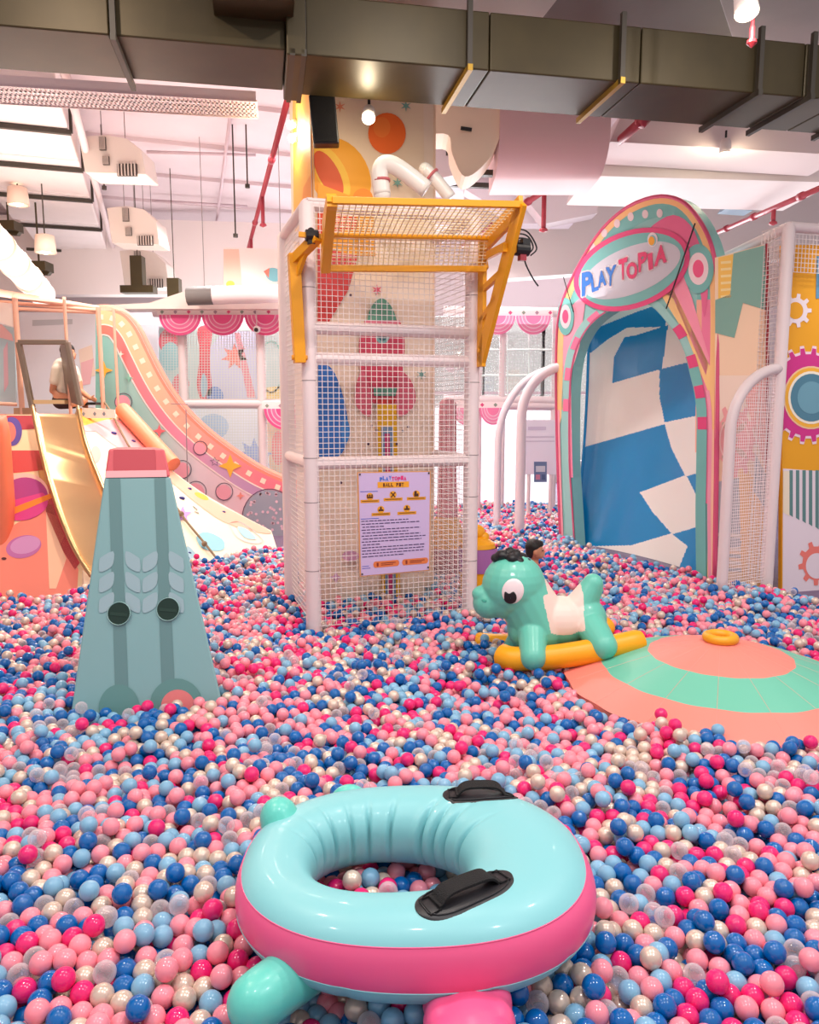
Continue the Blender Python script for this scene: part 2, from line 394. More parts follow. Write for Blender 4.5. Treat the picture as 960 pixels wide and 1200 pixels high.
# flexible round duct hanging at far left
pA = at(-40, 245, 8.2); pB = at(50, 345, 11.0)
mb = MB(); pts = [pA.lerp(pB, i / 40) for i in range(41)]
rr = [.17 * (1 + (.06 if i % 12 == 0 else 0)) for i in range(41)]
t = thing('ventilation_tube', (pA + pB) / 2, 'fat white round air tube slanting down at far left behind the slide platform', 'duct')
mb.tube(pts, rr, 20); mb.build('tube_body', DUCTW, t, True)
for k in (6, 14, 22, 30):
    mb = MB(); mb.tube([pts[k], pts[k + 1]], .185, 20); mb.build('band', M('beige_band', '#d8bfae', .5), t, True)
# split air conditioners / vents on the ceiling strip
k = 0
for (px, py, s, yy) in [(125, 172, 1.0, 10.2), (150, 255, .8, 12.4), (163, 305, .75, 14.0)]:
    k += 1
    c = at(px + 5, py + 8, yy)
    t = thing('air_vent_box', c, ['white ceiling air box with dark grilles, nearest of three behind the dark duct', 'white ceiling air box with dark grilles, middle of three in the row', 'white ceiling air box with dark grilles, farthest of the three'][k - 1], 'air vent', 'air boxes under the ceiling')
    wq = yy / 900
    hang(t, [c + Vector((.1, .25, .1)), c + Vector((-.2, .25, .1))])
    mb = MB()
    pr = [(-35 * s, -18), (-5, -20), (18 * s, -16), (34 * s, -4), (38 * s, 22), (-30 * s, 20)]
    mb.prism([c + Vector((x * wq, 0, -y * wq)) for x, y in pr], Vector((0, .5, 0))); mb.build('body', M('vent_body', '#e2d6cc', .6), t, bevel=.01)
    for (gx, gy, gw, gh) in ((-8, -10, 7, 14), (-5, 8, 7, 9), (18, 18, 22 * s, 13 * s)):
        mb = MB(); mb.box(c + Vector((gx * wq * s, -.02, -gy * wq)), (gw * wq, .03, gh * wq), None)
        o = mb.build('grille', M('grille_dark', '#453c38', .6), t)
        m2 = MB()
        for q in range(6):
            m2.box(c + Vector(((gx * s - gw / 2 + (q + .5) * gw / 6) * wq, -.045, -gy * wq)), (gw * wq * .06, .02, gh * wq * .95))
        m2.build('fin', M('grille_fin', '#cfc3ba', .6), o)
# ceiling rods (hangers) and conduit
for (px, py, L) in ((122, 218, .5), (290, 216, .5), (276, 274, .6)):
    a = at(px, py, 11.5); mb = MB(); mb.tube([a, Vector((a.x, a.y, ceil_z))], .012, 6); mb.tube([a, a - Z * .05], .035, 8)
    mb.build('ceiling_hanger', DARK, label={122: 'thin black hanger rod above the nearest ceiling air box', 290: 'thin black hanger rod left of the red sprinkler pipe, nearer one', 276: 'thin black hanger rod left of the red sprinkler pipe, lower one'}[px], cat='hanger')
for (p0_, p1_, lab) in (((172, 178), (300, 182), 'thin white conduit crossing the ceiling nearest the dark duct'), ((178, 235), (290, 242), 'thin white conduit crossing the ceiling farther back'), ((272, 120), (250, 290), 'thin white conduit running away along the ceiling')):
    a = atz(*p0_, ceil_z - .13); b = atz(*p1_, ceil_z - .13); mb = MB(); mb.tube([a, b], .025, 8); mb.build('conduit', M('conduit_pink', '#cbb5bb', .6), None, True, label=lab, cat='conduit')
# red sprinkler pipes
def pipe(pts, r, lab, heads=()):
    t = thing('sprinkler_pipe', pts[0], lab, 'pipe'); mb = MB(); mb.tube(pts, r, 12); mb.build('pipe_run', RED, t, True)
    for (a, b) in heads:
        mb = MB(); mb.tube([a, b], r * .85, 10); mb.build('dropper', RED, t, True)
        mb = MB(); mb.lathe(b, [(r * 1.3, .03), (r * 1.6, 0), (.001, -.02)], 12); mb.build('sprinkler_head', RED, t, True)
    for f in (.25, .6, .85):
        c = Vector(pts[0]).lerp(Vector(pts[1]), f); d = (Vector(pts[1]) - Vector(pts[0])).normalized()
        mb = MB(); mb.tube([c - d * .05, c + d * .05], r * 1.4, 12); mb.build('coupling', RED, t, True)
zr = CZ + 3.0
a = atz(343, 95, zr); b = atz(286, 310, zr)
h1 = onp(318, 196, a, U); c1 = a.lerp(b, .42)
pipe([a, b, b - Z * .35], .032, 'red sprinkler pipe running away left of the yellow pillar', [(c1, c1 - Z * .42), (a.lerp(b, .72), a.lerp(b, .72) - Z * .4)])
a = at(655, 212, 10.5); b = at(540, 290, 14.5); m_ = at(638, 224, 10.9)
pipe([a, b], .04, 'thin red sprinkler pipe slanting down between pillar and arch', [(m_, m_ - Z * .52)])
a = at(752, 142, 8.5); b = at(700, 188, 10.5); pipe([a + Z * .1 + U * .1, a, b], .05, 'short thick red pipe elbow just below the dark duct', [])
a = at(990, 208, 9.0); b = at(835, 275, 13.0); c1 = at(907, 246, 10.6)
pipe([a, b], .035, 'long thin red sprinkler pipe above the right-hand net frame', [(c1, c1 - Z * .18)])
# ------------------------------------------------------------------ ducts upper right
def hbox(name, quad, zz, hh, mat, lab, parent=None):
    """box whose underside has the four given picture corners at height zz"""
    mb = MB(); q = [atz(x, y, zz) for x, y in quad]; mb.prism(q, Z * hh); return mb
t = thing('air_duct', atz(640, 180, CZ + 3.0), 'wide pink-tinted curved duct under the dark duct right of the pillar', 'duct')
def curved_duct(y0, y1, pxl, pxr, name, mat):
    # quarter-round body: axis across the picture
    mb = MB(); 
    rows = []
    for sx in (pxl, pxr):
        row = []
        for k in range(13):
            a_ = math.radians(90 * k / 12); Yc = 8.6; hc = 3.05
            row.append((sx, a_))
        rows.append(row)
    a0 = at(pxl, 150, 8.7); a1 = at(pxr, 150, 8.7)
    R0 = .52
    for P in (a0, a1): pass
    g = []
    for P in (a0, a1):
        g.append([P + Vector((0, R0 * (1 - math.cos(math.radians(90 * k / 12))), -R0 * math.sin(math.radians(90 * k / 12)) * .75)) for k in range(13)])
    for P, row in ((a0, g[0]), (a1, g[1])): row += [P + Vector((0, R0 + .6, -R0 * .75)), P + Vector((0, R0 + .6, .3)), P + Vector((0, 0, .3))]
    mb.grid([[g[0][i], g[1][i]] for i in range(len(g[0]))], closed_v=True); mb.flat(g[0]); mb.flat(g[1]); return mb
hang(t, [at(600, 150, 9.3), at(700, 150, 9.3)])
curved_duct(0, 0, 586, 716, 'x', 0).build('duct_body', M('pink_duct_paint', '#ddb9bb', .5), t, 'auto')
mb = MB(); a = at(560, 203, 9.4); b = at(682, 207, 9.4); mb.bar(a, b, .1, .06); mb.build('strap', DARK, t)
t = thing('air_duct', at(550, 170, 8.9), 'cream duct elbow with rounded side between pillar and pink duct', 'duct')
mb = MB(); oc = sp2([(495, 120), (588, 126), (586, 160), (570, 190), (545, 207), (530, 180), (525, 158), (495, 154)], 5, True)
mb.prism([at(x, y, 8.75) for x, y in oc], Vector((0, .5, 0))); mb.build('elbow_body', M('cream_duct_paint', '#efdcc4', .55), t)
mb = MB(); mb.tube([at(540, 150, 8.7), at(553, 152, 8.7)], .02, 8); mb.build('hook', BLACK, t)
t = thing('air_duct', at(520, 190, 11), 'grey-white rectangular duct behind the cream elbow', 'duct')
hang(t, [at(520, 160, 11.2)])
mb = MB(); mb.prism([at(x, y, 11) for x, y in ((495, 152), (530, 158), (556, 200), (520, 208), (495, 205))], Vector((0, .5, 0))); mb.build('duct_body', M('grey_duct_paint', '#c9bfc2', .55), t, bevel=.01)
mb = MB(); mb.bar(at(524, 155, 10.95), at(524, 182, 10.95), .03, .03); mb.build('strap', DARK, t)
# long white ceiling duct, right
t = thing('air_duct', at(820, 185, 10), 'long white rectangular duct with dark straps above the arch', 'duct')
def quadslab(q, Y0, Y1, mat, name, parent, th=.35):
    mb = MB(); lo = [at(q[0][0], q[0][1], Y0), at(q[1][0], q[1][1], Y0), at(q[2][0], q[2][1], Y0), at(q[3][0], q[3][1], Y0)]
    mb.prism(lo, Vector((0, Y1 - Y0, 0))); return mb.build(name, mat, parent, bevel=.01)
quadslab([(700, 168), (980, 176), (980, 214), (690, 206)], 10.2, 11.6, DUCTW, 'duct_body', t)
for px in (794, 909):
    mb = MB(); mb.bar(at(px, 173, 10.17), at(px, 194, 10.17), .06, .04); mb.build('strap', DARK, t)
for px in (845, 955, 790, 905):
    a = at(px + 12, 204, 10.25); b = a + V * 1.2; mb = MB(); mb.bar(a - Z * .02, b - Z * .02, .05, .04); mb.build('strap', DARK, t)
t = thing('air_duct', at(850, 150, 9.6), 'broad pinkish-white duct just under the right end of the dark duct', 'duct')
hang(t, [at(760, 150, 9.6), at(960, 160, 9.6)])
quadslab([(730, 130), (990, 150), (990, 182), (715, 166)], 9.3, 10.1, M('blush_duct', '#e3d1d0', .6), 'duct_body', t)
# blue-grey grille near arch top
t = thing('ceiling_grille', at(875, 238, 12), 'small blue-grey slatted grille hanging above right frame', 'vent')
mb = MB(); mb.prism([at(x, y, 12) for x, y in ((862, 226), (897, 228), (890, 236), (855, 234))], Vector((0, .3, 0))); mb.build('frame', M('grille_blue', '#8fa0ae', .5), t)
mb = MB(); mb.prism([at(x, y, 12) for x, y in ((855, 237), (890, 239), (882, 247), (850, 245))], Vector((0, .3, 0))); mb.build('lower_flap', M('grille_blue2', '#a8c0cf', .5), t)
mb = MB(); mb.bar(at(568, 214, 11.5), at(598, 216, 11.5), .1, .05); 
mb = MB(); mb.bar(at(525, 216, 12.2), at(600, 219, 12.2), .08, .07); mb.build('duct_strap', DARK, label='dark horizontal strap between pillar top and pink duct', cat='strap')
for i, (q, lab) in enumerate([(((545, 222), (600, 210), (672, 262), (612, 262)), 'white slanted duct face behind the yellow hoist frame'), (((600, 212), (700, 212), (700, 250), (640, 262)), 'white angled duct side left of the arch top')]):
    mb = MB(); mb.prism([at(x, y, 13.6 - i * .5) for x, y in q], Vector((0, .4, 0))); mb.build('air_duct', M('duct_shade%d' % i, ['#e8e0e6', '#d8cdcf'][i], .6), label=lab, cat='duct')
# upper beams above dark duct (dark ceiling area)
for i, (q, zz, c, lab) in enumerate([
    (((370, 0), (655, -2), (620, 42), (372, 12)), CZ + 3.25, '#b4a49a', 'pale beam box above the dark duct at centre top'),
    (((655, -30), (880, -20), (880, 66), (625, 40)), CZ + 3.5, '#5a4a44', 'brown duct above the dark duct right of centre'),
    (((830, -40), (1000, -40), (1000, 62), (860, 50)), CZ + 3.3, '#a08f8d', 'greyish duct at the top right corner beside the spotlight')]):
    mb = MB(); mb.prism([atz(x, y, zz) for x, y in q], Z * .4); mb.build('air_duct', M('upper_duct%d' % i, c, .6, var=.06, bscale=2), label=lab, cat='duct', bevel=.01)  # boxes in pale, brown and greyish base colours
# spot lamps
def spot(px, py, Y, lab, r=.06, power=60, aim=(0, 0, -1), up=None, col=(1, .85, .6)):
    c = at(px, py, Y); t = thing('spot_lamp', c, lab, 'lamp'); aim = Vector(aim).normalized()
    mb = MB(); A = (aim.orthogonal().normalized(), aim.cross(aim.orthogonal()).normalized(), aim)
    mb.lathe(c, [(.001, -.14), (r * .7, -.14), (r, -.1), (r * 1.1, .02), (r * 1.0, .02), (r * .85, -.02)], 18, A); mb.build('housing', DUCTW, t, True)
    em = M('lamp_glow', (1, .86, .62, 1), .5, emit=9)
    mb = MB(); mb.lathe(c, [(r * .9, -.015), (r * .6, .01), (.001, .025)], 18, A); mb.build('bulb', em, t, True)
    mb = MB(); mb.tube([c - aim * .13, c - aim * .13 + Z * (up or .4)], .012, 6); mb.build('stem', BLACK, t)
    d = bpy.data.lights.new('spot_lamp_light', 'POINT'); d.energy = power; d.color = col; d.shadow_soft_size = .05
    o = bpy.data.objects.new('spot_lamp_light', d); COL.objects.link(o); o.location = c + aim * .09
spot(875, 12, 5.4, 'small bright ceiling spotlight with red sprinkler tip at top right corner', .07, 12, (0, -.4, -1))
spot(432, 137, 6.55, 'glowing spotlight in front of the orange ball painted on the pillar', .05, 7, (0, -.7, -.7), .3)
spot(341, 146, 7.6, 'upper small glowing lamp at left edge of the pillar', .035, 10, (-.5, -.7, -.4), .2)
spot(343, 162, 7.6, 'lower small glowing lamp at left edge of the pillar', .035, 10, (-.5, -.7, -.4), .2)
spot(850, 178, 9.2, 'recessed round lamp under the right white duct', .06, 15, (0, 0, -1), .1)
for px, py, lab in ((21, 232, 'cream pendant lamp at far left, nearer the top'), (53, 288, 'cream pendant lamp at far left, lower one')):
    c = at(px, py, 11.5); t = thing('pendant_lamp', c, lab, 'lamp'); mb = MB(); mb.lathe(c, [(.06, .16), (.13, .14), (.15, -.1), (.13, -.1), (.12, .1)], 18); mb.build('shade', M('cream_shade', '#e8cdbb', .6), t, True)
    mb = MB(); mb.sphere(c - Z * .05, .07, 12, 8); mb.build('bulb', M('lamp_glow', emit=9), t, True)
    mb = MB(); mb.tube([c + Z * .15, Vector((c.x, c.y, ceil_z))], .01, 6); mb.build('cord', DARK, t)
c = at(882, 32, 5.5); mb = MB(); mb.tube([c, c - Z * .1], .018, 8); mb.lathe(c - Z * .1, [(.03, .02), (.035, 0), (.001, -.03)], 10); mb.tube([c, Vector((c.x, c.y, CZ + 3.3))], .012, 6); mb.build('sprinkler', RED, None, label='red sprinkler hanging under the corner spotlight', cat='sprinkler')
# black speaker hung by the pillar
c = at(380, 143, 6.6)
t = thing('loudspeaker', c, 'black boxy loudspeaker hung tilted at the top left of the pillar', 'speaker')
mb = MB(); mb.frame_box(c, Vector((.98, .15, .06)) * .105, Vector((-.1, .98, .1)) * .09, Vector((-.08, -.1, 1)) * .18); mb.build('cabinet', BLACK, t, bevel=.012)
mb = MB(); mb.frame_box(c - Vector((-.1, .98, .1)) * .095, Vector((.98, .15, .06)) * .092, Vector((-.1, .98, .1)) * .006, Vector((-.08, -.1, 1)) * .165); mb.build('grille', M('speaker_cloth', '#0d0c0e', .9, bump=.5, bscale=300), t)
mb = MB(); mb.tube([c + Z * .17, Vector((c.x, c.y, ceil_z))], .008, 6); mb.build('hanger', BLACK, t)
# ================================================================== pillar with mural
PFL = at(366, 200, 6.95); PFL.z = 0
pw = 1.12; pn = -V
ptop = ceil_z
pil = thing('mural_pillar', PFL + U * pw / 2 + V * .5, 'square pillar behind the net tower painted with planets and a pink rocket', 'pillar')
cq = lambda x, y: None
mb = MB(); mb.prism([PFL, PFL + U * pw, PFL + U * pw + V * 1.1, PFL + V * 1.1], Z * ptop); mb.build('pillar_body', M('pillar_cream', '#ecd6c2', .6), pil)
ar = Art(PFL, pn)
x_l = 366; x_r = 501
E1 = [(367, 100), (496, 100), (503, 720), (375, 720)]
ar.cl = E1
ar.poly([(360, 60), (500, 60), (504, 330), (360, 330)], '#ebd2b6')
ar.poly(ell(398, 205, 34, 46, 28, rot=-28), '#f2a51e'); ar.poly(ell(388, 203, 17, 36, 24, rot=-28), '#f6c13a'); ar.poly(ell(385, 204, 12, 30, 24, rot=-28), '#d9541c')
ar.poly(ell(425, 233, 12, 12), '#ee8d1c'); ar.poly([(372, 215), (437, 240), (440, 300), (372, 300)], '#eea022'); ar.poly([(372, 240), (415, 245), (420, 268), (372, 275)], '#d9471c')
ar.poly([(372, 290), (419, 300), (408, 340), (385, 378), (372, 378)], '#cf3d3c')
ar.poly(ell(453, 157, 22, 24), '#ee6a22'); ar.poly(ell(447, 150, 10, 12), '#f07c30')
for x, y, c in ((398, 126, '#e08a6a'), (475, 125, '#74a79c'), (352, 160, '#6a8a5a'), (465, 215, '#7aa79a'), (441, 340, '#d0506a'), (493, 439, '#7aa59b'), (501, 690, '#86a8bb')):
    ar.poly(starp(x, y, 7, 2.2, 6), c)
# blue planet
ar.poly(sp2([(372, 425), (388, 432), (400, 460), (407, 495), (405, 520), (395, 535), (372, 536)], 5), '#2f6fc0')
ar.poly(ell(404, 505, 5, 14), '#3f86cf')
# pink rocket
ar.poly(sp2([(428, 385), (433, 362), (446, 350), (459, 362), (466, 385)], 5), '#5f9a84')
ar.poly(sp2([(426, 378), (420, 400), (422, 440), (432, 470), (461, 470), (470, 440), (473, 400), (468, 378)], 5), '#cf4560')
ar.poly([(426, 376), (468, 376), (466, 384), (426, 384)], '#e77f94')
ar.poly(ell(447, 395, 8, 8), '#7fb0ad'); ar.poly(ell(447, 395, 5, 5), '#3e6d78')
ar.poly(sp2([(424, 435), (416, 452), (416, 475), (432, 488), (434, 462)], 4, True), '#d9657a'); ar.poly(sp2([(468, 435), (483, 452), (484, 475), (466, 488), (462, 462)], 4, True), '#d9657a')
ar.poly([(436, 455), (464, 455), (462, 464), (437, 464)], '#5f9a84')
ar.poly([(438, 466), (463, 466), (461, 474), (440, 474)], '#c8342e')
ar.poly([(440, 474), (463, 474), (468, 720), (447, 720)], '#e9b21e')
ar.poly([(445, 500), (459, 500), (463, 720), (451, 720)], '#7d97b5'); ar.poly([(449, 508), (455, 508), (459, 720), (454, 720)], '#c93f75')
for x, y in ((434, 499), (440, 504), (430, 520), (470, 505), (463, 520), (476, 500), (398, 565), (409, 347), (426, 560)): ar.poly(ell(x, y, 1.6, 1.6, 10), '#5a3f55')
ar.poly(starp(392, 675, 8, 3, 4), '#d9a3c8'); ar.poly(ell(409, 650, 10, 6), '#dfa9c9')
ar.build('pillar_mural', pil)
al = Art(PFL, -U, cl=[(340, 90), (366.5, 90), (374, 720), (346, 720)])
al.poly([(343, 90), (367, 90), (370, 300), (345, 300)], '#f0b04a'); al.poly([(356, 220), (367, 200), (367, 290), (350, 290)], '#e88f2c')
al.poly([(347, 150), (352, 143), (357, 160), (351, 173)], '#7a7a3a'); al.build('pillar_side_mural', pil)
mb = MB()
for e in (PFL, PFL + U * pw): mb.bar(e + Z * .2, e + Z * ptop, .02, .02)
mb.build('corner_trim', M('corner_trim_mat', '#e7c7ae', .5), pil)
# ================================================================== net tower
A = Vector((-.775, 6.05, 0)); Wt = 1.36; Dt = 1.12
Bq = A + U * Wt; Cq = Bq + V * Dt; Dq = A + V * Dt
topA = at(362, 236, 6.05).z
tw = thing('net_tower', A + U * Wt / 2 + V * Dt / 2, 'tall square white net tower with padded posts around the mural pillar', 'net tower')
def post(c, z0, z1, r=.062):
    mb = MB(); mb.tube([c + Z * z0, c + Z * (z0 + z1) * .5, c + Z * (z1 - .03), c + Z * z1], [r, r, r, r * .7], 18); return mb
zt = topA - 0
for c in (A, Bq, Cq, Dq): post(c, 0, zt).build('post', WHITE, tw, 'auto')
def zat(px, py, c):  # height of picture row py at plan point c
    return at(px, py, c.y).z
rails = []
for z_ in (zt - .02, zat(380, 384, A), zat(380, 420, A), zat(380, 543, A)): rails.append(z_)
for z_ in rails:
    mb = MB(); mb.tube([A + Z * z_, Bq + Z * z_], .05, 14); mb.build('rail', WHITE, tw, 'auto')
for z_ in (zt - .02, rails[3]):
    for a, b in ((A, Dq), (Bq, Cq), (Dq, Cq)):
        mb = MB(); mb.tube([a + Z * z_, b + Z * z_], .045, 14); mb.build('rail', WHITE, tw, 'auto')
for nm, a, b, n_ in (('net_front', A, Bq, 31), ('net_side', A, Dq, 26), ('net_side', Bq, Cq, 26), ('net_back', Dq, Cq, 31)):
    mb = MB(); o_ = (-V * .05 if nm == 'net_front' else Vector((0, 0, 0)))
    net(mb, a + o_ + Z * .15, b + o_ + Z * .15, a + o_ + Z * zt, b + o_ + Z * zt, n_, int((zt - .15) / .043), .0042)
    mb.build('net_panel', NETW, tw)
# lashings on posts
for c in (A, Bq):
    for z_ in (.6, 1.15, 1.5, 2.1, 2.8): mb = MB(); mb.tube([c + Z * z_, c + Z * (z_ + .006)], .0635, 16); mb.build('lashing', M('lashing_grey', '#8b7f80', .6), tw)
# ---- rules board
nb = -V
bp0 = A - V * .085
zb = [onp(x, y, bp0, nb) for x, y in ((419.5, 553.5), (504.5, 552), (503.5, 668.5), (422.5, 676))]
a0 = onp(462, 614, bp0, nb); bw_ = .617; bh = .86
lf = onp(420.5, 614, bp0, nb); rt = onp(504, 610, bp0, nb)
board = thing('rules_board', a0, 'lavender ball pit rules sign hung on the front of the net tower', 'sign')
ar = Art(bp0, nb); ar.slab([(419, 553.5), (505, 552), (504, 668.5), (422, 676)], '#d99a62', .012)
ar.poly([(420.2, 554.5), (503.8, 553), (502.8, 667.5), (423.2, 674.8)], '#cdb6df', 1)
def bq(u, v):  # board uv (0..1, top-left origin) to picture
    tl, tr, br, bl = (419, 553.5), (505, 552), (504, 668.5), (422, 676)
    return (tl[0] * (1 - u) * (1 - v) + tr[0] * u * (1 - v) + br[0] * u * v + bl[0] * (1 - u) * v, tl[1] * (1 - u) * (1 - v) + tr[1] * u * (1 - v) + br[1] * u * v + bl[1] * (1 - u) * v)
def brect(u0, v0, u1, v1, c, layer): ar.poly([bq(u0, v0), bq(u1, v0), bq(u1, v1), bq(u0, v1)], c, layer)
word = 'PLAYTOPIA'
for i, ch in enumerate(word):
    u0 = .30 + i * .041; dy = (.006, -.004, .004, -.006, .004, .0, .006, -.004, .004)[i]
    q = [bq(u0, .085 + dy), bq(u0 + .036, .085 + dy), bq(u0 + .036, .045 + dy), bq(u0, .045 + dy)]
    letter(ar, ch, q, '#2f6fd0' if i < 4 else '#e0317c', 3)
brect(.27, .098, .70, .155, '#eda32a', 2)
for i, ch in enumerate('BALL PIT'):
    if ch == ' ': continue
    u0 = .345 + i * .036
    letter(ar, ch, [bq(u0, .145), bq(u0 + .030, .145), bq(u0 + .030, .110), bq(u0, .110)], '#5a2418', 3)
brect(.03, .183, .27, .189, '#4d5fc0', 2)
for (u, v) in ((.16, .23), (.48, .22), (.80, .22), (.31, .36), (.67, .36)):
    ar.poly([bq(u + .05 * math.cos(t_ * .5236), v + .005 + .036 * math.sin(t_ * .5236)) for t_ in range(12)], '#eda32a', 2)
    brect(u - .13, v + .035, u + .13, v + .065, '#e3991f', 2); brect(u - .11, v + .045, u + .11, v + .052, '#7a4a18', 3)
ic = '#4a2416'
for du in (-.03, 0, .03): ar.poly([bq(.16 + du + .012 * math.cos(t_), .225 + .012 * math.sin(t_)) for t_ in np.linspace(0, 6.28, 9)[:-1]], ic, 3)
brect(.12, .236, .20, .252, ic, 3)
ar.line([bq(.45, .20), bq(.51, .25)], ic, 1.2, 3); ar.line([bq(.51, .20), bq(.45, .25)], ic, 1.2, 4)
ar.poly([bq(.79 + .018 * math.cos(t_), .208 + .016 * math.sin(t_)) for t_ in np.linspace(0, 6.28, 9)[:-1]], ic, 3); brect(.77, .22, .83, .25, ic, 3)
for u in (.31, .67): ar.poly([bq(u + .014 * math.cos(t_), .35 + .014 * math.sin(t_)) for t_ in np.linspace(0, 6.28, 9)[:-1]], ic, 3); brect(u - .035, .362, u + .035, .38, ic, 3)
brect(.03, .445, .28, .451, '#4d5fc0', 2)
v = .466
for k_, L in enumerate((.66, .82, .30, .82, .64, .82, .88, .84, .24, .88, .88, .88, .60)):
    x = .05 if k_ in (2, 4, 6, 8) else .035
    segs = []; u = x
    while u < x + L:
        wl = random.uniform(.03, .08); brect(u, v, min(u + wl, x + L), v + .009, '#4a3768', 2); u += wl + .012
    v += .0285
brect(.03, .90, .13, .905, '#4d5fc0', 2); brect(.03, .92, .15, .925, '#4d5fc0', 2)
for u0, u1 in ((.19, .56), (.60, .97)):
    cy = .895; ar.poly([bq(u0 + .03 + .03 * math.cos(t_), cy + .03 * math.sin(t_)) for t_ in np.linspace(1.57, 4.71, 7)] + [bq(u1 - .03 + .03 * math.cos(t_), cy + .03 * math.sin(t_)) for t_ in np.linspace(-1.57, 1.57, 7)], '#e07a45', 2)
    brect(u0 + .11, cy - .012, u1 - .05, cy - .005, '#8c2f22', 3); brect(u0 + .11, cy + .005, u1 - .09, cy + .011, '#8c2f22', 3); brect(u0 + .05, cy - .018, u0 + .075, cy + .018, '#8c2f22', 3)
ar.build('board_panel', board)
mb = MB()
for u, v in ((.03, .02), (.97, .02), (.03, .975), (.97, .965)):
    p = onp(*bq(u, v), bp0, nb) + nb * .006; mb.sphere(p, .008, 8, 6)
mb.build('screw', DARK, board)
# ---- yellow hoist frame
ho = thing('hoist_frame', (A + Bq) / 2 + Z * rails[1], 'yellow steel hoist frame with net bolted across the top of the net tower', 'steel frame')
fw = -V; BL_ = A - U * .10; BR_ = Bq + U * .035
def hz_at(px, py, c): return at(px, py, c.y).z
oR = BR_ + fw * .80; oL = A + U * .02 + fw * .78
def P3(c, z): return Vector((c.x, c.y, z))
zRo = hz_at(600, 240, oR); zLo = hz_at(400, 235, oL)
tR = P3(oR, zRo); tL = P3(oL, zLo)
lowR = P3(BR_ + fw * .09, hz_at(549, 425, BR_)); topR = P3(BR_ + fw * .09, hz_at(549, 292, BR_)); 
mR = P3(BR_ + fw * .18, hz_at(552, 320, BR_)); mL = P3(A + U * .1 + fw * .16, hz_at(398, 318, A))
kR = P3(BR_ + fw * .25, hz_at(555, 279, BR_ + fw * .25)); kL = P3(A + U * .08 + fw * .32, hz_at(400, 275, A + fw * .3))
for a, b, w1, w2, nm in ((tL, tR, .045, .045, 'frame_rail'), (kL, kR, .035, .035, 'frame_rail'), (mL, mR, .045, .045, 'frame_rail')):
    mb = MB(); mb.bar(a, b, w1, w2); mb.build(nm, YEL, ho, bevel=.004)
def plate(pts, holes, name, th=.035):
    mb = MB()
    for a, b, wd in pts: mb.bar(a, b, th, wd, up=U.cross((b - a).normalized()))
    for a in holes: mb.tube([a - U * th * .7, a + U * th * .7], .022, 10)
    return mb.build(name, YEL, ho, bevel=.003)
L = lambda a, b, t: a.lerp(b, t)
plate([(lowR - Z * .04, L(lowR, topR, 1.05), .15), (lowR, tR + Z * .02, .14), (topR, tR, .14), (L(lowR, topR, .35), L(lowR, tR, .45), .05), (L(lowR, topR, .62), L(lowR, tR, .62), .05), (L(lowR, topR, .9), L(lowR, tR, .78), .06), (topR, mR, .05)], [L(lowR, topR, .1)], 'side_bracket')
# left side: post bracket outside the tower and swinging side plate
lo = P3(A - U * .085 + fw * .05, hz_at(360, 426, A)); up_ = P3(A - U * .115 + fw * .05, hz_at(356, 300, A))
arm = P3(A + U * .02 + fw * .30, hz_at(378, 277, A + fw * .3))
mb = MB(); mb.bar(lo, up_, .085, .09, up=fw); mb.bar(up_ - Z * .05, arm + Z * .0, .07, .07); mb.bar(L(lo, up_, .75), L(up_, arm, .6), .035, .04)
mb.tube([lo + Z * .04 - U * .06, lo + Z * .04 + U * .06], .02, 10); mb.build('side_bracket', YEL, ho, bevel=.004)
plate([(tL + Z * .02, mL - Z * .01, .07), (tL, L(kL, mL, -.2), .08), (L(tL, kL, .5), mL, .07)], [], 'swing_plate', .07)
mb = MB(); c = P3(A - U * .06 + fw * .25, hz_at(360, 276, A + fw * .25)); mb.bar(c - U * .05, arm + U * .1, .035, .035); mb.build('pivot_rod', YEL, ho)
mb = MB(); c = L(c, arm, .45); mb.tube([c - U * .04, c + U * .05], .042, 12); mb.sphere(c + Z * .03, .028, 10, 8); mb.box(c - Z * .03, (.05, .05, .06), U); mb.build('clamp', BLACK, ho)
mb = MB(); net(mb, tL, tR, kL, kR, 32, 12, .006); net(mb, kL, kR, mL, mR, 32, 9, .006); mb.build('frame_net', M('yellow_net', '#f3dcae', .6), ho)
# gearbox with cables at the right end
gb = P3(oR, hz_at(603, 284, oR)) + U * .04 + V * .22
mb = MB(); mb.bar(gb - U * .09, gb + U * .02, .06, .06); mb.build('motor_arm', YEL, ho)
mb = MB(); mb.tube([gb + U * .02, gb + U * .13], .048, 14); mb.box(gb + U * .1 + Z * .05, (.06, .07, .05), U); mb.tube([gb + U * .02 + V * .0 + Z * .02, gb + U * .02 + Z * .09], .03, 10); mb.build('motor', BLACK, ho)
mb = MB(); mb.box(gb + U * .08 - Z * .055, (.05, .05, .055), U); mb.build('red_connector', RED, ho)
mb = MB()
for s_, h_, e in ((.0, .10, .17), (.02, .13, .2), (.03, .075, .14)):
    mb.tube(spline([gb - U * .03 + Z * s_, gb + Z * h_ + U * .02, gb + U * .12 + Z * h_, gb + U * e + Z * .02, gb + U * (e - .05) - Z * .04], 6), .006, 6)
mb.tube(spline([gb + U * .1 - Z * .03, gb + U * .11 - Z * .1, gb + U * .17 - Z * .2, gb + U * .22 - Z * .26], 6), .006, 6)
mb.build('cable', BLACK, ho, True)
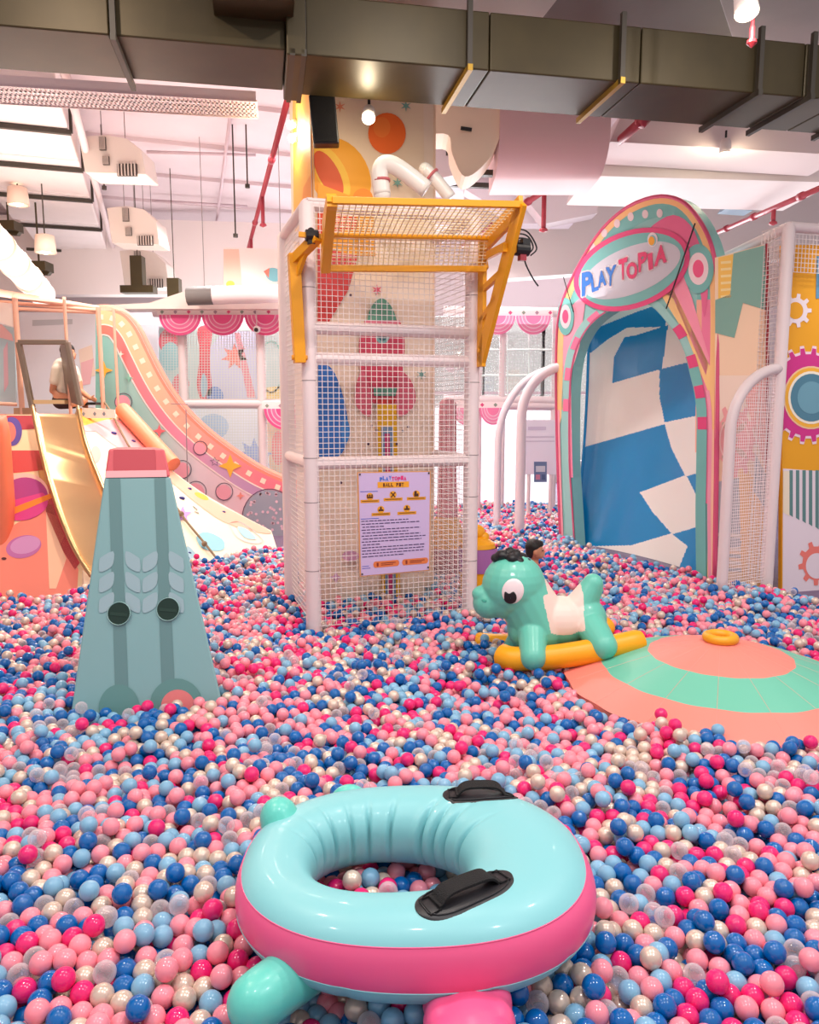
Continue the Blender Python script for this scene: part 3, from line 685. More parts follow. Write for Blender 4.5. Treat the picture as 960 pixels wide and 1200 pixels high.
# white soft arms above the tower (inflatable tubes)
for i, (q, lab) in enumerate([([(448, 228), (446, 198), (462, 194), (500, 222)], 'white translucent bent tube above the tower, left one'), ([(498, 198), (512, 212), (528, 232)], 'white translucent short tube above the tower, right one')]):
    pts = [at(x, y, 6.5 if i == 0 else 6.9) for x, y in q]; 
    mb = MB(); mb.tube(spline(pts, 6), [.07 if i == 0 else .055] * (6 * (len(pts) - 1) + 1), 14); mb.sphere(pts[0], .068 if i == 0 else .054, 14, 8)
    t = thing('padded_tube', pts[-1], lab, 'tube'); mb.build('tube_body', M('milky_plastic', '#f5efe8', .25), t, True)
    mb = MB(); d_ = (pts[1] - pts[0]).normalized(); mb.tube([L(pts[0], pts[1], .5), L(pts[0], pts[1], .5) + d_ * .02], .074, 14); mb.build('band', M('red_tape', '#c96a6e', .5), t, True)
# ================================================================== tall pink prop seen through the net
t = thing('castle_prop', at(524, 690, 8.1) * 1, 'narrow pink castle tower prop with mustard base seen through the net', 'prop')
t.location.z = 0
c = at(524, 600, 8.1); c.z = 0
ztop = at(524, 466, 8.1).z
mb = MB(); mb.lathe(c, [(.115, at(524, 610, 8.1).z), (.1, at(524, 560, 8.1).z), (.095, ztop - .12), (.085, ztop - .05), (.05, ztop - .01), (.001, ztop)], 20); mb.build('turret', M('prop_pink', '#cb6a78', .6, var=.12, bscale=8), t, 'auto')
mb = MB(); mb.lathe(c, [(.2, at(524, 640, 8.1).z), (.19, at(524, 628, 8.1).z), (.12, at(524, 605, 8.1).z)], 20); mb.build('mustard_collar', M('mustard', '#d99a3a', .6), t, 'auto')
mb = MB(); mb.lathe(c, [(.2, 0), (.2, at(524, 640, 8.1).z)], 20); mb.build('prop_base', M('prop_brown', '#a8606a', .6), t, 'auto')
# ================================================================== PLAYTOPIA arch and checkered slide
a0 = Vector((2.10, 10.8, 0)); a1 = Vector((3.27, 8.1, 0))
au = (a1 - a0).normalized(); an = Vector((-abs(au.y), -au.x, 0)).normalized()
if an.dot(C0 - a0) < 0: an = -an
an = Vector((au.y, -au.x, 0)); an = an if an.dot(C0 - a0) > 0 else -an
ft = lambda x, y: onp(x, y, a0, an)
arch = thing('slide_arch', (a0 + a1) / 2, 'tall rainbow-painted arch with oval name sign framing the checkered slide', 'arch')
outer = [(657, 640), (654, 560), (652, 480), (652, 410), (655, 370), (664, 340), (682, 304), (706, 268), (735, 243), (766, 231), (790, 232), (808, 243), (824, 265), (835, 292), (841, 330), (842, 380), (841, 460), (840, 560), (838, 690)]
inner = [(817, 690), (816, 600), (817, 540), (817, 480), (810, 440), (798, 402), (780, 376), (762, 358), (742, 354), (715, 364), (694, 380), (680, 402), (672, 430), (669, 470), (669, 540), (672, 590), (675, 640)]
outer = sp2(outer, 3); inner = sp2(inner, 3)
ar = Art(a0, an)
# slab with a thickness, built as a band between outer and inner outline
ar.slab(outer + inner, '#8fcac6', .16)
band = lambda a, b, n_=40: None
def resample(pl, n_):
    d = [0]
    for i in range(1, len(pl)): d.append(d[-1] + math.hypot(pl[i][0] - pl[i - 1][0], pl[i][1] - pl[i - 1][1]))
    out = []; j = 0
    for k_ in range(n_ + 1):
        s_ = d[-1] * k_ / n_
        while j < len(d) - 2 and d[j + 1] < s_: j += 1
        t_ = (s_ - d[j]) / max(d[j + 1] - d[j], 1e-6); out.append((pl[j][0] + (pl[j + 1][0] - pl[j][0]) * t_, pl[j][1] + (pl[j + 1][1] - pl[j][1]) * t_))
    return out
NO = 96
Op = resample(outer, NO); In = resample(inner[::-1], NO)
def bandq(f0, f1, c, k0=0, k1=NO, layer=None):
    if layer is not None: ar.layer = layer
    else: ar.layer += 1
    ar.mi(c)
    a_ = [(Op[k][0] + (In[k][0] - Op[k][0]) * f0, Op[k][1] + (In[k][1] - Op[k][1]) * f0) for k in range(k0, k1 + 1)]
    b_ = [(Op[k][0] + (In[k][0] - Op[k][0]) * f1, Op[k][1] + (In[k][1] - Op[k][1]) * f1) for k in range(k0, k1 + 1)]
    off = .001 + ar.layer * ar.step
    for i in range(len(a_) - 1): ar.mb.flat([ar.pt(x, y, off) for x, y in (a_[i], a_[i + 1], b_[i + 1], b_[i])])
def offl(d):  # outer outline moved inward by d pixels
    out = []
    for k in range(NO + 1):
        p_, q_ = Op[max(k - 1, 0)], Op[min(k + 1, NO)]; dx, dy = q_[0] - p_[0], q_[1] - p_[1]; l = math.hypot(dx, dy)
        out.append((Op[k][0] - dy / l * d, Op[k][1] + dx / l * d))
    return out
def ring(d0, d1, c, layer, k0=0, k1=NO):
    A_, B_ = offl(d0), offl(d1); ar.mi(c); off = .001 + layer * ar.step
    for i in range(k0, k1): ar.mb.flat([ar.pt(x, y, off) for x, y in (A_[i], A_[i + 1], B_[i + 1], B_[i])])
# fields
k_l, k_r = 24, 72
TEAL = '#74bdb8'; PINK = '#f48fb0'; HOT = '#e0457f'; PEACH = '#fbd08c'; TEAL2 = '#9ad0cc'
ring(0, 1.6, '#d8406f', 6); ring(1.6, 8.5, '#fac98a', 5, 16, 96); ring(1.6, 4.5, '#f6a7b8', 5, 0, 16)
ring(8.5, 24, TEAL, 3, 26, 62); 
ring(8.5, 18, '#f48fb0', 3, 8, 26); ring(8.5, 19, '#ef7fa6', 3, 62, 86); ring(19, 25, '#f6b39a', 3, 62, 80)
# rays and colour wedges on the shoulders
for q, c in [([(656, 372), (688, 342), (680, 405), (669, 440), (655, 420)], '#f7a8bd'), ([(655, 455), (690, 370), (676, 405), (668, 450), (656, 500)], '#f9cf9a'),
             ([(786, 262), (812, 280), (826, 312), (812, 330), (800, 300)], '#f79ab4'), ([(795, 268), (815, 278), (800, 300)], PEACH), ([(800, 300), (822, 296), (806, 322)], PEACH), ([(800, 318), (812, 350), (832, 420), (828, 440), (790, 350), (774, 340)], '#f79ab4'), ([(790, 340), (838, 440), (838, 478), (806, 395), (775, 345)], PEACH)]:
    ar.poly(q, c, 4)
ar.poly(sp2([(762, 268), (790, 252), (815, 272), (830, 330), (826, 372), (818, 320), (800, 282), (780, 270)], 4, True), '#e76a97', 5)
# inner rim with squares
def rim(f0, f1, c, layer, k0=0, k1=NO):
    A_ = []; B_ = []
    for k in range(NO + 1):
        p_, q_ = In[max(k - 1, 0)], In[min(k + 1, NO)]; dx, dy = q_[0] - p_[0], q_[1] - p_[1]; l = math.hypot(dx, dy); A_.append((In[k][0] + dy / l * f0, In[k][1] - dx / l * f0)); B_.append((In[k][0] + dy / l * f1, In[k][1] - dx / l * f1))
    ar.mi(c); off = .001 + layer * ar.step
    for i in range(k0, k1): ar.mb.flat([ar.pt(x, y, off) for x, y in (A_[i], A_[i + 1], B_[i + 1], B_[i])])
rim(0, 1.8, '#c9557f', 7, 0, 40); rim(1.8, 10, TEAL2, 5, 0, 96); rim(0, 12, TEAL, 6, 58, 96)
for k in range(53, 70, 5): rim(1, 12, HOT, 7, k, k + 2)
for k in range(22, 40, 5): rim(2, 8, '#ef7fa6', 7, k, k + 2)
rim(14, 18, '#f0a0b8', 6, 64, 96); rim(18, 21, '#f9c7a8', 6, 70, 96)
ring(0, 2.2, HOT, 8, 70, 96)
# target circles
for cx, cy, sx, rr_ in ((820, 315, .86, (29, 19, 10.5)), (664, 371, .62, (22, 14, 8))):
    for r_, c in zip(rr_, (TEAL, '#f3dfe4', '#f0588a')): ar.poly(ell(cx, cy, r_ * sx * .72, r_, 26), c, 9 + rr_.index(r_))
# lights on the teal band
for x, y in ((695, 290), (709, 273), (724, 262), (740, 254), (757, 251), (774, 250)): ar.poly(ell(x, y, 3.6, 5.2, 14), '#ead9dc', 6)
# oval sign
ec = (742, 316)
for (rx, ry, c, ly) in ((71, 45, '#e0457f', 12), (65, 39, TEAL, 13)): ar.poly(ell(ec[0], ec[1], rx, ry, 44, rot=-21), c, ly)
ar.poly(ell(ec[0], ec[1] + 1, 61, 27, 40, rot=-22), '#c9ccd6', 14)
lets = [('P', (684, 348), (695, 344), (697, 317), (684, 320)), ('L', (696, 343), (704, 340), (701, 321), (694, 323)), ('A', (703, 338), (713, 334), (710, 316), (704, 318)), ('Y', (714, 336), (721, 335), (725, 310), (712, 314)),
        ('T', (730, 329), (735, 327), (738, 301), (727, 305)), ('O', (737, 328), (750, 326), (749, 306), (736, 309)), ('P', (751, 320), (758, 316), (762, 294), (750, 297)), ('I', (763, 317), (768, 315), (767, 296), (761, 298)), ('A', (769, 313), (784, 307), (780, 286), (774, 288))]
for i, (ch, *q) in enumerate(lets):
    q = [(x - (742 - x) * .0, y) for x, y in q]
    for dx, dy in ((-1.6, 0), (1.6, 0), (0, -1.8), (0, 1.8), (-1.2, -1.2), (1.2, 1.2), (1.2, -1.2), (-1.2, 1.2)): letter(ar, ch, [(x + dx, y + dy) for x, y in q], '#f6eef2', 16)
    letter(ar, ch, q, '#2f78cf' if i < 4 else '#e0356f', 18)
ar.poly(ell(767, 281, 6, 8.5, 18), '#e9e3e6', 16); ar.poly(ell(767, 282, 4.4, 6.4, 18), '#8fc3c6', 17); ar.poly(ell(766, 282.5, 3.6, 5.2, 18), '#f5ac1f', 18)
o = ar.build('arch_panel', arch)
# edge return on the right of the arch
mb = MB(); e = [ft(x + 1, y) for x, y in outer]; mb.tube([p + an * .01 for p in e], .022, 8); mb.build('edge_piping', M('arch_piping', '#d8567f', .5), arch, True)
# hanging cords
mb = MB(); mb.tube([ft(819, 262) + an * .05, ft(785, 362) + an * .05], .008, 6); mb.tube([ft(664, 325) + an * .05, ft(676, 366) + an * .05], .006, 6); mb.build('pull_cord', BLACK, arch)
# ---- slide shell: half pipe, steep, seen through the opening
sl = thing('checkered_slide', (a0 + a1) / 2 - an * .4, 'blue and white checkered half-pipe slide dropping through the painted arch', 'slide')
W_ = (a1 - a0).length
BLUE = M('slide_blue', '#0d86c4', .22, coat=.3); SWH = M('slide_white', '#ece7e2', .25, coat=.3)
# axis of the pipe: leaves the opening at the top and lands in front of the arch at the bottom
uc = W_ * .52; rad_ = W_ * .47
NS, NW = 60, 40
def slp(s_, w_):
    """s_ 0 top..1 bottom, w_ -1..1 across"""
    z_ = .02 + 3.30 * (1 - s_)
    phi = w_ * math.radians(84)
    x_ = W_ * .455 * math.sin(phi) * (1 - .06 * s_)
    dep = -.24 + .2 * s_ ** 3 - (.55 * math.cos(phi)) * (1 - .45 * s_)      # distance in front (+) of the arch plane
    return a0 + au * (uc + x_) + an * dep + Z * z_
mb = MB(); rows = [[slp(i / NS, -1 + 2 * j / NW) for j in range(NW + 1)] for i in range(NS + 1)]
mb.grid(rows)
surf = mb.build('slide_surface', [BLUE, SWH], sl, True)
# classify faces by the checker measured in the photo: bent grid in slide coordinates
def chk(cn):
    # find picture coordinates of the face from its own true position, only used to choose paint lines on the real surface
    d = cn - C0; f = d.dot(F_); px = 480 + FPX * d.dot(R_) / f; py = 600 - FPX * d.dot(U_) / f
    def side(poly_):
        ins = False; n_ = len(poly_)
        for i in range(n_):
            x1, y1 = poly_[i]; x2, y2 = poly_[(i + 1) % n_]
            if (y1 > py) != (y2 > py) and px < (x2 - x1) * (py - y1) / (y2 - y1) + x1: ins = not ins
        return ins
    for q in CH:
        if side(q): return 0
    return 1
CH = [[(684, 392), (700, 384), (745, 366), (790, 350), (779, 383), (735, 384), (712, 398), (692, 414), (684, 405)],
      [(732, 395), (745, 393), (783, 381), (776, 432), (718, 449), (720, 418)],
      [(773, 433), (812, 423), (850, 430), (850, 480), (779, 495), (773, 465)],
      [(660, 531), (779, 497), (787, 525), (803, 557), (750, 577), (765, 600), (787, 625), (740, 639), (700, 640), (660, 650)],
      [(805, 558), (850, 545), (850, 590), (816, 580)], [(788, 626), (850, 608), (850, 680), (790, 680), (806, 640)]]
bs = base_of(sl)
# subdivide paint edges: finer grid for crisp edges
bm = bmesh.new(); bm.from_mesh(surf.data); bmesh.ops.subdivide_edges(bm, edges=bm.edges, cuts=5, use_grid_fill=True); bm.to_mesh(surf.data); bm.free()
for p in surf.data.polygons: p.material_index = chk(p.center + bs)
surf.data.shade_smooth()
# blue rolled lip along both edges
mb = MB(); mb.tube([slp(i / NS, -1) for i in range(NS + 1)], .02, 8); mb.build('slide_lip', BLUE, sl, True)
mb = MB(); mb.tube([slp(i / NS, 1) for i in range(NS + 1)], .02, 8); mb.build('slide_lip', BLUE, sl, True)
# ================================================================== right-hand frame and murals
def fr(name_loc, lab, cat='net frame', group=None): return thing('net_enclosure', name_loc, lab, cat, group)
rp = Vector((at(904, 600, 7.65).x, 7.65, 0)); rzt = at(905, 262, 7.65).z
rf = fr(rp, 'white padded frame with net carrying the painted panels at right')
rb = Vector((3.62, 9.3, 0)); re_ = Vector((4.75, 7.95, 0)); zr_ = rzt
post(rp, 0, rzt, .058).build('post', WHITE, rf, 'auto')
post(rb, 0, zr_, .05).build('post', WHITE, rf, 'auto')
post(re_, 0, zr_, .05).build('post', WHITE, rf, 'auto')
for a, b in ((rp, rb), (rp, re_)):
    mb = MB(); mb.tube([a + Z * (rzt - .03), b + Z * (rzt - .03)], .05, 12); mb.build('rail', WHITE, rf, 'auto')
mb = MB(); net(mb, rp + Z * 3.2, re_ + Z * 3.2, rp + Z * rzt, re_ + Z * rzt, 28, 10, .005); net(mb, rb + Z * 2.9, rp + Z * 2.9, rb + Z * rzt, rp + Z * rzt, 34, 14, .005); mb.build('net_panel', NETW, rf)
mb = MB(); net(mb, rp + Z * .15, rp + V * .35 + Z * .15, rp + Z * rzt, rp + V * .35 + Z * rzt, 8, 80, .005); mb.build('net_panel', NETW, rf)
# yellow cog panel
yn = Vector((re_.y - rp.y, -(re_.x - rp.x), 0)).normalized(); yn = yn if yn.y < 0 else -yn
yp0 = rp + V * .06
t = thing('cog_panel', yp0 + U * .5, 'orange wall panel with large magenta cog at the right edge', 'panel')
cl_ = [(918, 287), (1000, 289), (1000, 700), (917, 700)]
ar = Art(yp0, yn)
ar.slab([(918, 287), (1010, 287), (1010, 720), (916, 720)], '#e9a21c', .05)
ar.cl = [(918.5, 288), (1009, 288), (1009, 719), (917, 719)]
ar.poly([(917, 549), (960, 552), (1010, 556), (1010, 720), (916, 720)], '#eadbe4', 1)
ar.poly(gear(933, 364, 20, 15, 9, .9), '#efe0e6', 2); ar.poly(ell(932, 364, 9, 10), '#e9a21c', 3)
ar.poly(gear(947, 463, 58, 51, 22, .9), '#f2d7e2', 2); ar.poly(gear(947, 463, 55, 48, 22, .9), '#cf2f86', 3)
for r_, c, ly in ((37, '#f3c99a', 4), (35, '#f4b23a', 5), (31, '#f5ead6', 6), (28, '#4e7f95', 7), (19, '#6b9db0', 8)): ar.poly(ell(950, 466, r_ * .87, r_, 30), c, ly)
for k in range(6): ar.poly([(925 + k * 7.6, 551), (929 + k * 7.6, 551), (929 + k * 7.6, 606 + k * 3.6), (925 + k * 7.6, 603 + k * 3.6)], '#5e8585', 2)
ar.poly([(917, 552), (925, 552), (925, 605), (917, 600)], '#efe0c8', 2)
ar.poly([(957, 300), (1010, 305), (1010, 345), (956, 350)], '#5e92b0', 2)
ar.poly(gear(956, 660, 26, 20, 9, .8, 10), '#ef7d72', 3); ar.poly(ell(957, 663, 13, 15), '#eadbe4', 4)
ar.build('panel_print', t)
# teal and peach mural panel running back
mp = Vector((3.40, 8.7, 0)); mn = Vector((-.55, -.83, 0)).normalized()
mp = at(872, 500, 8.0)
t = thing('mural_panel', Vector((mp.x, mp.y, 0)), 'tall peach and teal geometric mural panel between arch and right post', 'panel')
ar = Art(mp, mn)
ol = [(838, 302), (898, 286), (900, 720), (838, 720)]
ar.slab(ol, '#f6d3b4', .05); ar.cl = [(838.5, 303), (898, 287), (899.5, 719), (838.5, 719)]
ar.poly([(842, 302), (860, 298), (858, 352), (842, 358)], '#f7c35c', 2)
for k in range(6): ar.line([(845, 308 + k * 8), (857, 307 + k * 8)], '#f9dc9c', 3, 3)
ar.poly([(860, 296), (900, 285), (900, 364), (871, 355), (861, 396), (838, 390), (838, 352), (856, 345)], '#7fa99c', 3)
ar.poly([(838, 440), (900, 440), (900, 470), (880, 500), (900, 520), (838, 540)], '#f5dccb', 1)
ar.poly([(872, 462), (900, 440), (900, 560)], '#f3aaa0', 2)
ar.poly([(838, 565), (866, 560), (872, 640), (838, 645)], '#b9b6bd', 2); ar.poly([(866, 540), (884, 560), (900, 620), (900, 720), (870, 720)], '#f4c083', 3)
for k in range(7): ar.line([(838, 618 + k * 8), (869, 620 + k * 8)], '#e7d8d0' if k % 2 else '#b6b5bb', 4, 3)
ar.poly([(885, 530), (900, 560), (900, 600), (883, 575)], '#b5b3bd', 4)
ar.poly(gear(862, 516, 44, 35, 12, .62), '#f0a5a6', 5); 
for a_ in range(0, 360, 90):
    cx, cy = 861 + 13 * math.cos(math.radians(a_ + 45)) * .9, 516 + 21 * math.sin(math.radians(a_ + 45)); ar.poly(ell(cx, cy, 3.5, 9, 14, rot=a_ + 45 + 90), '#cfa99a', 6)
ar.line(ell(861, 516, 17, 27, 30), '#f7c9c4', 1.6, 7, True); ar.poly([(861, 508), (866, 516), (861, 524), (856, 516)], '#d8b0a4', 8)
ar.build('panel_print', t)
mb = MB(); mb.tube([ar.pt(899.5, 286, .02), ar.pt(901, 720, .02)], .016, 8); mb.build('red_edge', RED, t, True)
# netted hoop arch at right
hp = at(846, 687, 7.35); hp.z = 0; hn = (rp - hp).normalized()
hoop = thing('net_hoop', hp, 'white half-arch padded hoop with fine net in front of the peach mural', 'hoop')
zc_ = at(846, 505, 7.35).z; ztp = at(905, 432, 7.6).z; Lh = (rp - hp).length
pts = [hp + Z * z_ for z_ in np.linspace(0, zc_, 8)] + [hp + hn * (Lh * (1 - math.cos(math.radians(a_)))) + Z * (zc_ + (ztp - zc_) * math.sin(math.radians(a_))) for a_ in range(8, 91, 8)]
mb = MB(); mb.tube(pts, .052, 14); mb.build('hoop_tube', WHITE, hoop, True)
mb = MB()
for i in range(1, 24):
    x_ = Lh * i / 24; zz = zc_ + (ztp - zc_) * math.sqrt(max(0, 1 - (1 - x_ / Lh) ** 2)); mb.bar(hp + hn * x_ + Z * .15, hp + hn * x_ + Z * zz, .004, .004)
k = .15
while k < ztp:
    x0_ = 0 if k < zc_ else Lh * (1 - math.sqrt(max(0, 1 - ((k - zc_) / (ztp - zc_)) ** 2))); mb.bar(hp + hn * x0_ + Z * k, rp + Z * k, .004, .004); k += .03
mb.build('hoop_net', M('hoop_net_cord', '#f6e9ea', .7), hoop)
# ================================================================== back-left play structure
Yb = 12.6
def rod(mb, a, b, Y, r, Y2=None): mb.tube([at(a[0], a[1], Y), at(b[0], b[1], Y2 or Y)], r, 10)
ps = thing('play_structure', at(260, 600, 12.7), 'white two-level net play structure behind the painted wave wall', 'play structure'); ps.location.z = 0
for x in (213, 305, 340):
    mb = MB(); p = at(x, 385, 12.7); mb.tube([Vector((p.x, p.y, 0)), p], .075, 12); mb.build('post', WHITE, ps, 'auto')
for y, x0, x1 in ((366, 180, 362), (473, 205, 362), (600, 205, 362)):
    mb = MB(); rod(mb, (x0, y), (x1, y), 12.7, .08); mb.build('rail', WHITE, ps, 'auto')
nw = M('far_net_cord', '#d9ded8', .7)
for (x0, y0, x1, y1, n1, n2) in ((217, 388, 302, 468, 26, 26), (309, 388, 337, 468, 9, 26), (190, 388, 210, 468, 6, 26), (217, 480, 302, 610, 26, 40), (309, 480, 337, 610, 9, 40)):
    mb = MB(); net(mb, at(x0, y1, 12.65), at(x1, y1, 12.65), at(x0, y0, 12.65), at(x1, y0, 12.65), n1, n2, .007); mb.build('net_panel', nw, ps)
mp0 = at(260, 430, 13.6)
t = thing('back_mural', Vector((mp0.x, mp0.y, 0)), 'pale mural of red and pink shapes behind the left net structure', 'mural')
ar = Art(mp0, Vector((0, -1, 0))); ar.slab([(170, 372), (345, 372), (345, 640), (170, 640)], '#dfe3e6', .06)
ar.poly([(184, 385), (340, 385), (340, 472), (184, 472)], '#c4d8d4', 1); ar.poly([(262, 388), (302, 388), (302, 470), (240, 470), (244, 410)], '#cfd3e6', 2)
ar.poly(sp2([(232, 385), (248, 385), (246, 420), (248, 462), (236, 468), (231, 450), (234, 415)], 4, True), '#df5f6a', 3); ar.poly(ell(239, 452, 4, 14), '#9fc2cf', 4)
ar.poly([(275, 390), (281, 390), (300, 466), (290, 466)], '#e59aa2', 3); ar.poly(starp(275, 418, 16, 8, 7), '#e58b7f', 3)
ar.poly(ell(200, 400, 14, 16), '#e0717e', 2); ar.poly(ell(200, 418, 12, 17), '#9fcfd0', 3); ar.poly(ell(212, 450, 10, 12), '#e2838a', 2); ar.poly(ell(252, 465, 10, 12), '#7fa0d8', 3)
ar.line(ell(318, 430, 14, 30, 20), '#8fc0b4', 2, 3, True); ar.poly([(309, 455), (345, 450), (345, 470), (309, 470)], '#eed58a', 3)
ar.poly([(184, 480), (345, 480), (345, 640), (184, 640)], '#e6edf3', 1); ar.poly(starp(298, 535, 22, 12, 9), '#a9bfe6', 3); ar.poly(ell(250, 500, 18, 15), '#b7d3ea', 2); ar.poly([(309, 490), (345, 490), (345, 600), (318, 560)], '#f2d6b8', 2); ar.poly(ell(326, 525, 8, 20), '#f0a5a0', 3)
ar.build('mural_board', t)
# awnings with scallops
def awning(x0, x1, y, n_, Y, sw, lab, d=24, pale=0):
    t = thing('scalloped_awning', at((x0 + x1) / 2, y + 8, Y), lab, 'awning'); n = Vector((0, -1, 0))
    ar = Art(at(x0, y, Y), n); ar.slab([(x0 - 2, y - 7), (x1 + 2, y - 7), (x1 + 2, y), (x0 - 2, y)], '#f5e6e4', .05)
    k = 0; x = x0 + 4
    while x < x1: ar.poly([(x, y - 6), (x + 2.4, y - 3.5), (x, y - 1), (x - 2.4, y - 3.5)], ('#8a9a8c', '#a58a98', '#d84f7f')[k % 3], 2); x += 15.6; k += 1
    ar.build('awning_fascia', t)
    cs = ['#e8508c', '#f7b6cd', '#ea5f96', '#f8c3d6', '#ed70a2', '#f8c3d6', '#e8508c'] if not pale else ['#f07fa9', '#fac9da', '#f28bb2', '#fbd2e0', '#f494b8', '#fbd2e0', '#f07fa9']
    wv = (x1 - x0) / n_
    for i in range(n_):
        cx = x0 + wv * (i + .5); a2 = Art(at(x0, y, Y) - Vector((0, .03, 0)), n); a2.slab(ell(cx, y, wv / 2 * .98, d, 22, 0, 180), cs[0], .03)
        for j, f in enumerate((1, .88, .83, .69, .64, .5, .45)):
            if j: a2.poly(ell(cx, y, wv / 2 * .98 * f, d * f, 20, 0, 180), cs[j], j)
        a2.build('scallop', t)
    return t
awning(186, 336, 369, 3, 12.5, 50, 'pink scalloped awning on the top level behind the wave wall')
awning(309, 361, 479, 1, 12.5, 50, 'pink scalloped awning on the lower level left of the tower', 25)
awning(563, 646, 370, 2, 13.2, 41, 'pink scalloped awning high between tower and arch', 22, 1)
awning(530, 594, 478, 2, 13.2, 41, 'lower pink scalloped awning right behind the tower', 20, 1)
# white camera dome under awning
c = at(301, 386, 12.42); t = thing('security_camera', c, 'small white ball camera hanging beside the top pink awning', 'camera'); mb = MB(); mb.sphere(c, .06, 14, 10); mb.build('housing', M('camera_white', '#f5f2f0', .3), t, True); mb = MB(); mb.sphere(c - Vector((0, .04, .01)), .035, 12, 8); mb.build('lens', BLACK, t, True)
mb = MB(); mb.tube([c, c + Z * .35], .008, 6); mb.build('hanger', WHITE, t)
# right-of-tower structure
rs = thing('play_structure', at(600, 600, 13.3), 'bright white net play structure between tower and arch', 'play structure'); rs.location.z = 0
for x in (562, 590, 652):
    p = at(x, 372, 13.3); mb = MB(); mb.tube([Vector((p.x, p.y, 0)), p], .06, 12); mb.build('post', WHITE, rs, 'auto')
for y in (364, 468, 474): mb = MB(); rod(mb, (520, y), (660, y + 2), 13.3, .08); mb.build('rail', WHITE, rs, 'auto')
mb = MB(); net(mb, at(555, 466, 13.25), at(650, 466, 13.25), at(555, 392, 13.25), at(650, 392, 13.25), 26, 20, .006); mb.build('net_panel', M('pale_net_cord', '#e4ece8', .7), rs)
mb = MB(); 
for y in (410, 440): rod(mb, (562, y), (650, y), 13.6, .02)
for x in (595, 620): rod(mb, (x, 392), (x, 466), 13.6, .015)
mb.build('inner_bars', M('pale_green_bar', '#cfdcd6', .6), rs)
sheer = bpy.data.materials.new('sheer_curtain'); sheer.use_nodes = True; nt = sheer.node_tree; nt.nodes.clear()
o_ = nt.nodes.new('ShaderNodeOutputMaterial'); mx = nt.nodes.new('ShaderNodeMixShader'); t1 = nt.nodes.new('ShaderNodeBsdfTranslucent'); d1 = nt.nodes.new('ShaderNodeBsdfDiffuse'); t1.inputs[0].default_value = (.98, .96, .98, 1); d1.inputs[0].default_value = (.95, .93, .95, 1)
mx.inputs[0].default_value = .4; nt.links.new(t1.outputs[0], mx.inputs[1]); nt.links.new(d1.outputs[0], mx.inputs[2]); nt.links.new(mx.outputs[0], o_.inputs[0])
def curtain(x0, x1, y0, Y, lab):
    a = at(x0, y0, Y); b = at(x1, y0, Y); mb = MB(); n_ = 60
    mb.grid([[Vector((a.x + (b.x - a.x) * i / n_, Y + .05 * math.sin(i * 1.3), z_)) for i in range(n_ + 1)] for z_ in (0, a.z * .5, a.z)]); mb.build('sheer_curtain', sheer, None, True, label=lab, cat='curtain')
curtain(505, 652, 478, 14.2, 'white sheer curtain hanging below the lower awning behind the tower')
curtain(395, 500, 330, 14.6, 'white sheer curtain behind the pillar')
for i, (xb, x2, yt, Y, lab) in enumerate(((584, 655, 432, 11.6, 'thin white arched hoop between tower and arch, farther one'), (611, 662, 430, 10.9, 'thick white arched hoop between tower and arch, nearer one'))):
    a = at(xb, 500, Y); e = at(x2, yt, Y); zc2 = at(xb, 520 if i == 0 else 490, Y).z
    pts = [Vector((a.x, Y, z_)) for z_ in np.linspace(0, zc2, 7)] + [Vector((a.x + (e.x - a.x) * (1 - math.cos(math.radians(q))), Y, zc2 + (e.z - zc2) * math.sin(math.radians(q)))) for q in range(8, 91, 8)]
    mb = MB(); mb.tube(pts, .055 if i == 0 else .07, 12); mb.build('white_hoop', M('hoop_white', '#eadfe6', .5), None, True, label=lab, cat='hoop')
p0 = at(633, 552, 10.95); t = thing('small_notice', p0, 'small blue notice on the net left of the arch', 'sign'); ar = Art(p0, Vector((0, -1, 0))); ar.slab([(626, 541), (641, 541), (641, 565), (626, 565)], '#6f83ae', .01); ar.poly([(628, 546), (639, 546), (639, 553), (628, 553)], '#d5daea', 1); ar.poly([(628, 556), (633, 556), (633, 562), (628, 562)], '#d98aa8', 1); ar.poly([(635, 556), (639, 556), (639, 562), (635, 562)], '#4d6390', 1); ar.build('notice_board', t)
p0 = at(633, 520, 12.4); t = thing('menu_board', Vector((p0.x, p0.y, 0)), 'pale lilac board with faint rows on the far wall left of the arch', 'sign'); ar = Art(p0, Vector((0, -1, 0))); ar.slab([(614, 492), (652, 492), (652, 556), (614, 556)], '#e4dbe8', .02)
ar.poly([(619, 500), (640, 500), (640, 504), (619, 504)], '#cbbdd3', 1)
for y in (512, 517): ar.line([(616, y), (650, y)], '#c5b8cc', 1, 1)
ar.build('board_face', t)
for x in (620, 646): mb = MB(); c_ = at(x, 550, 12.43); mb.tube([Vector((c_.x, c_.y, 0)), c_], .03, 8); mb.build('board_leg', WHITE, t)
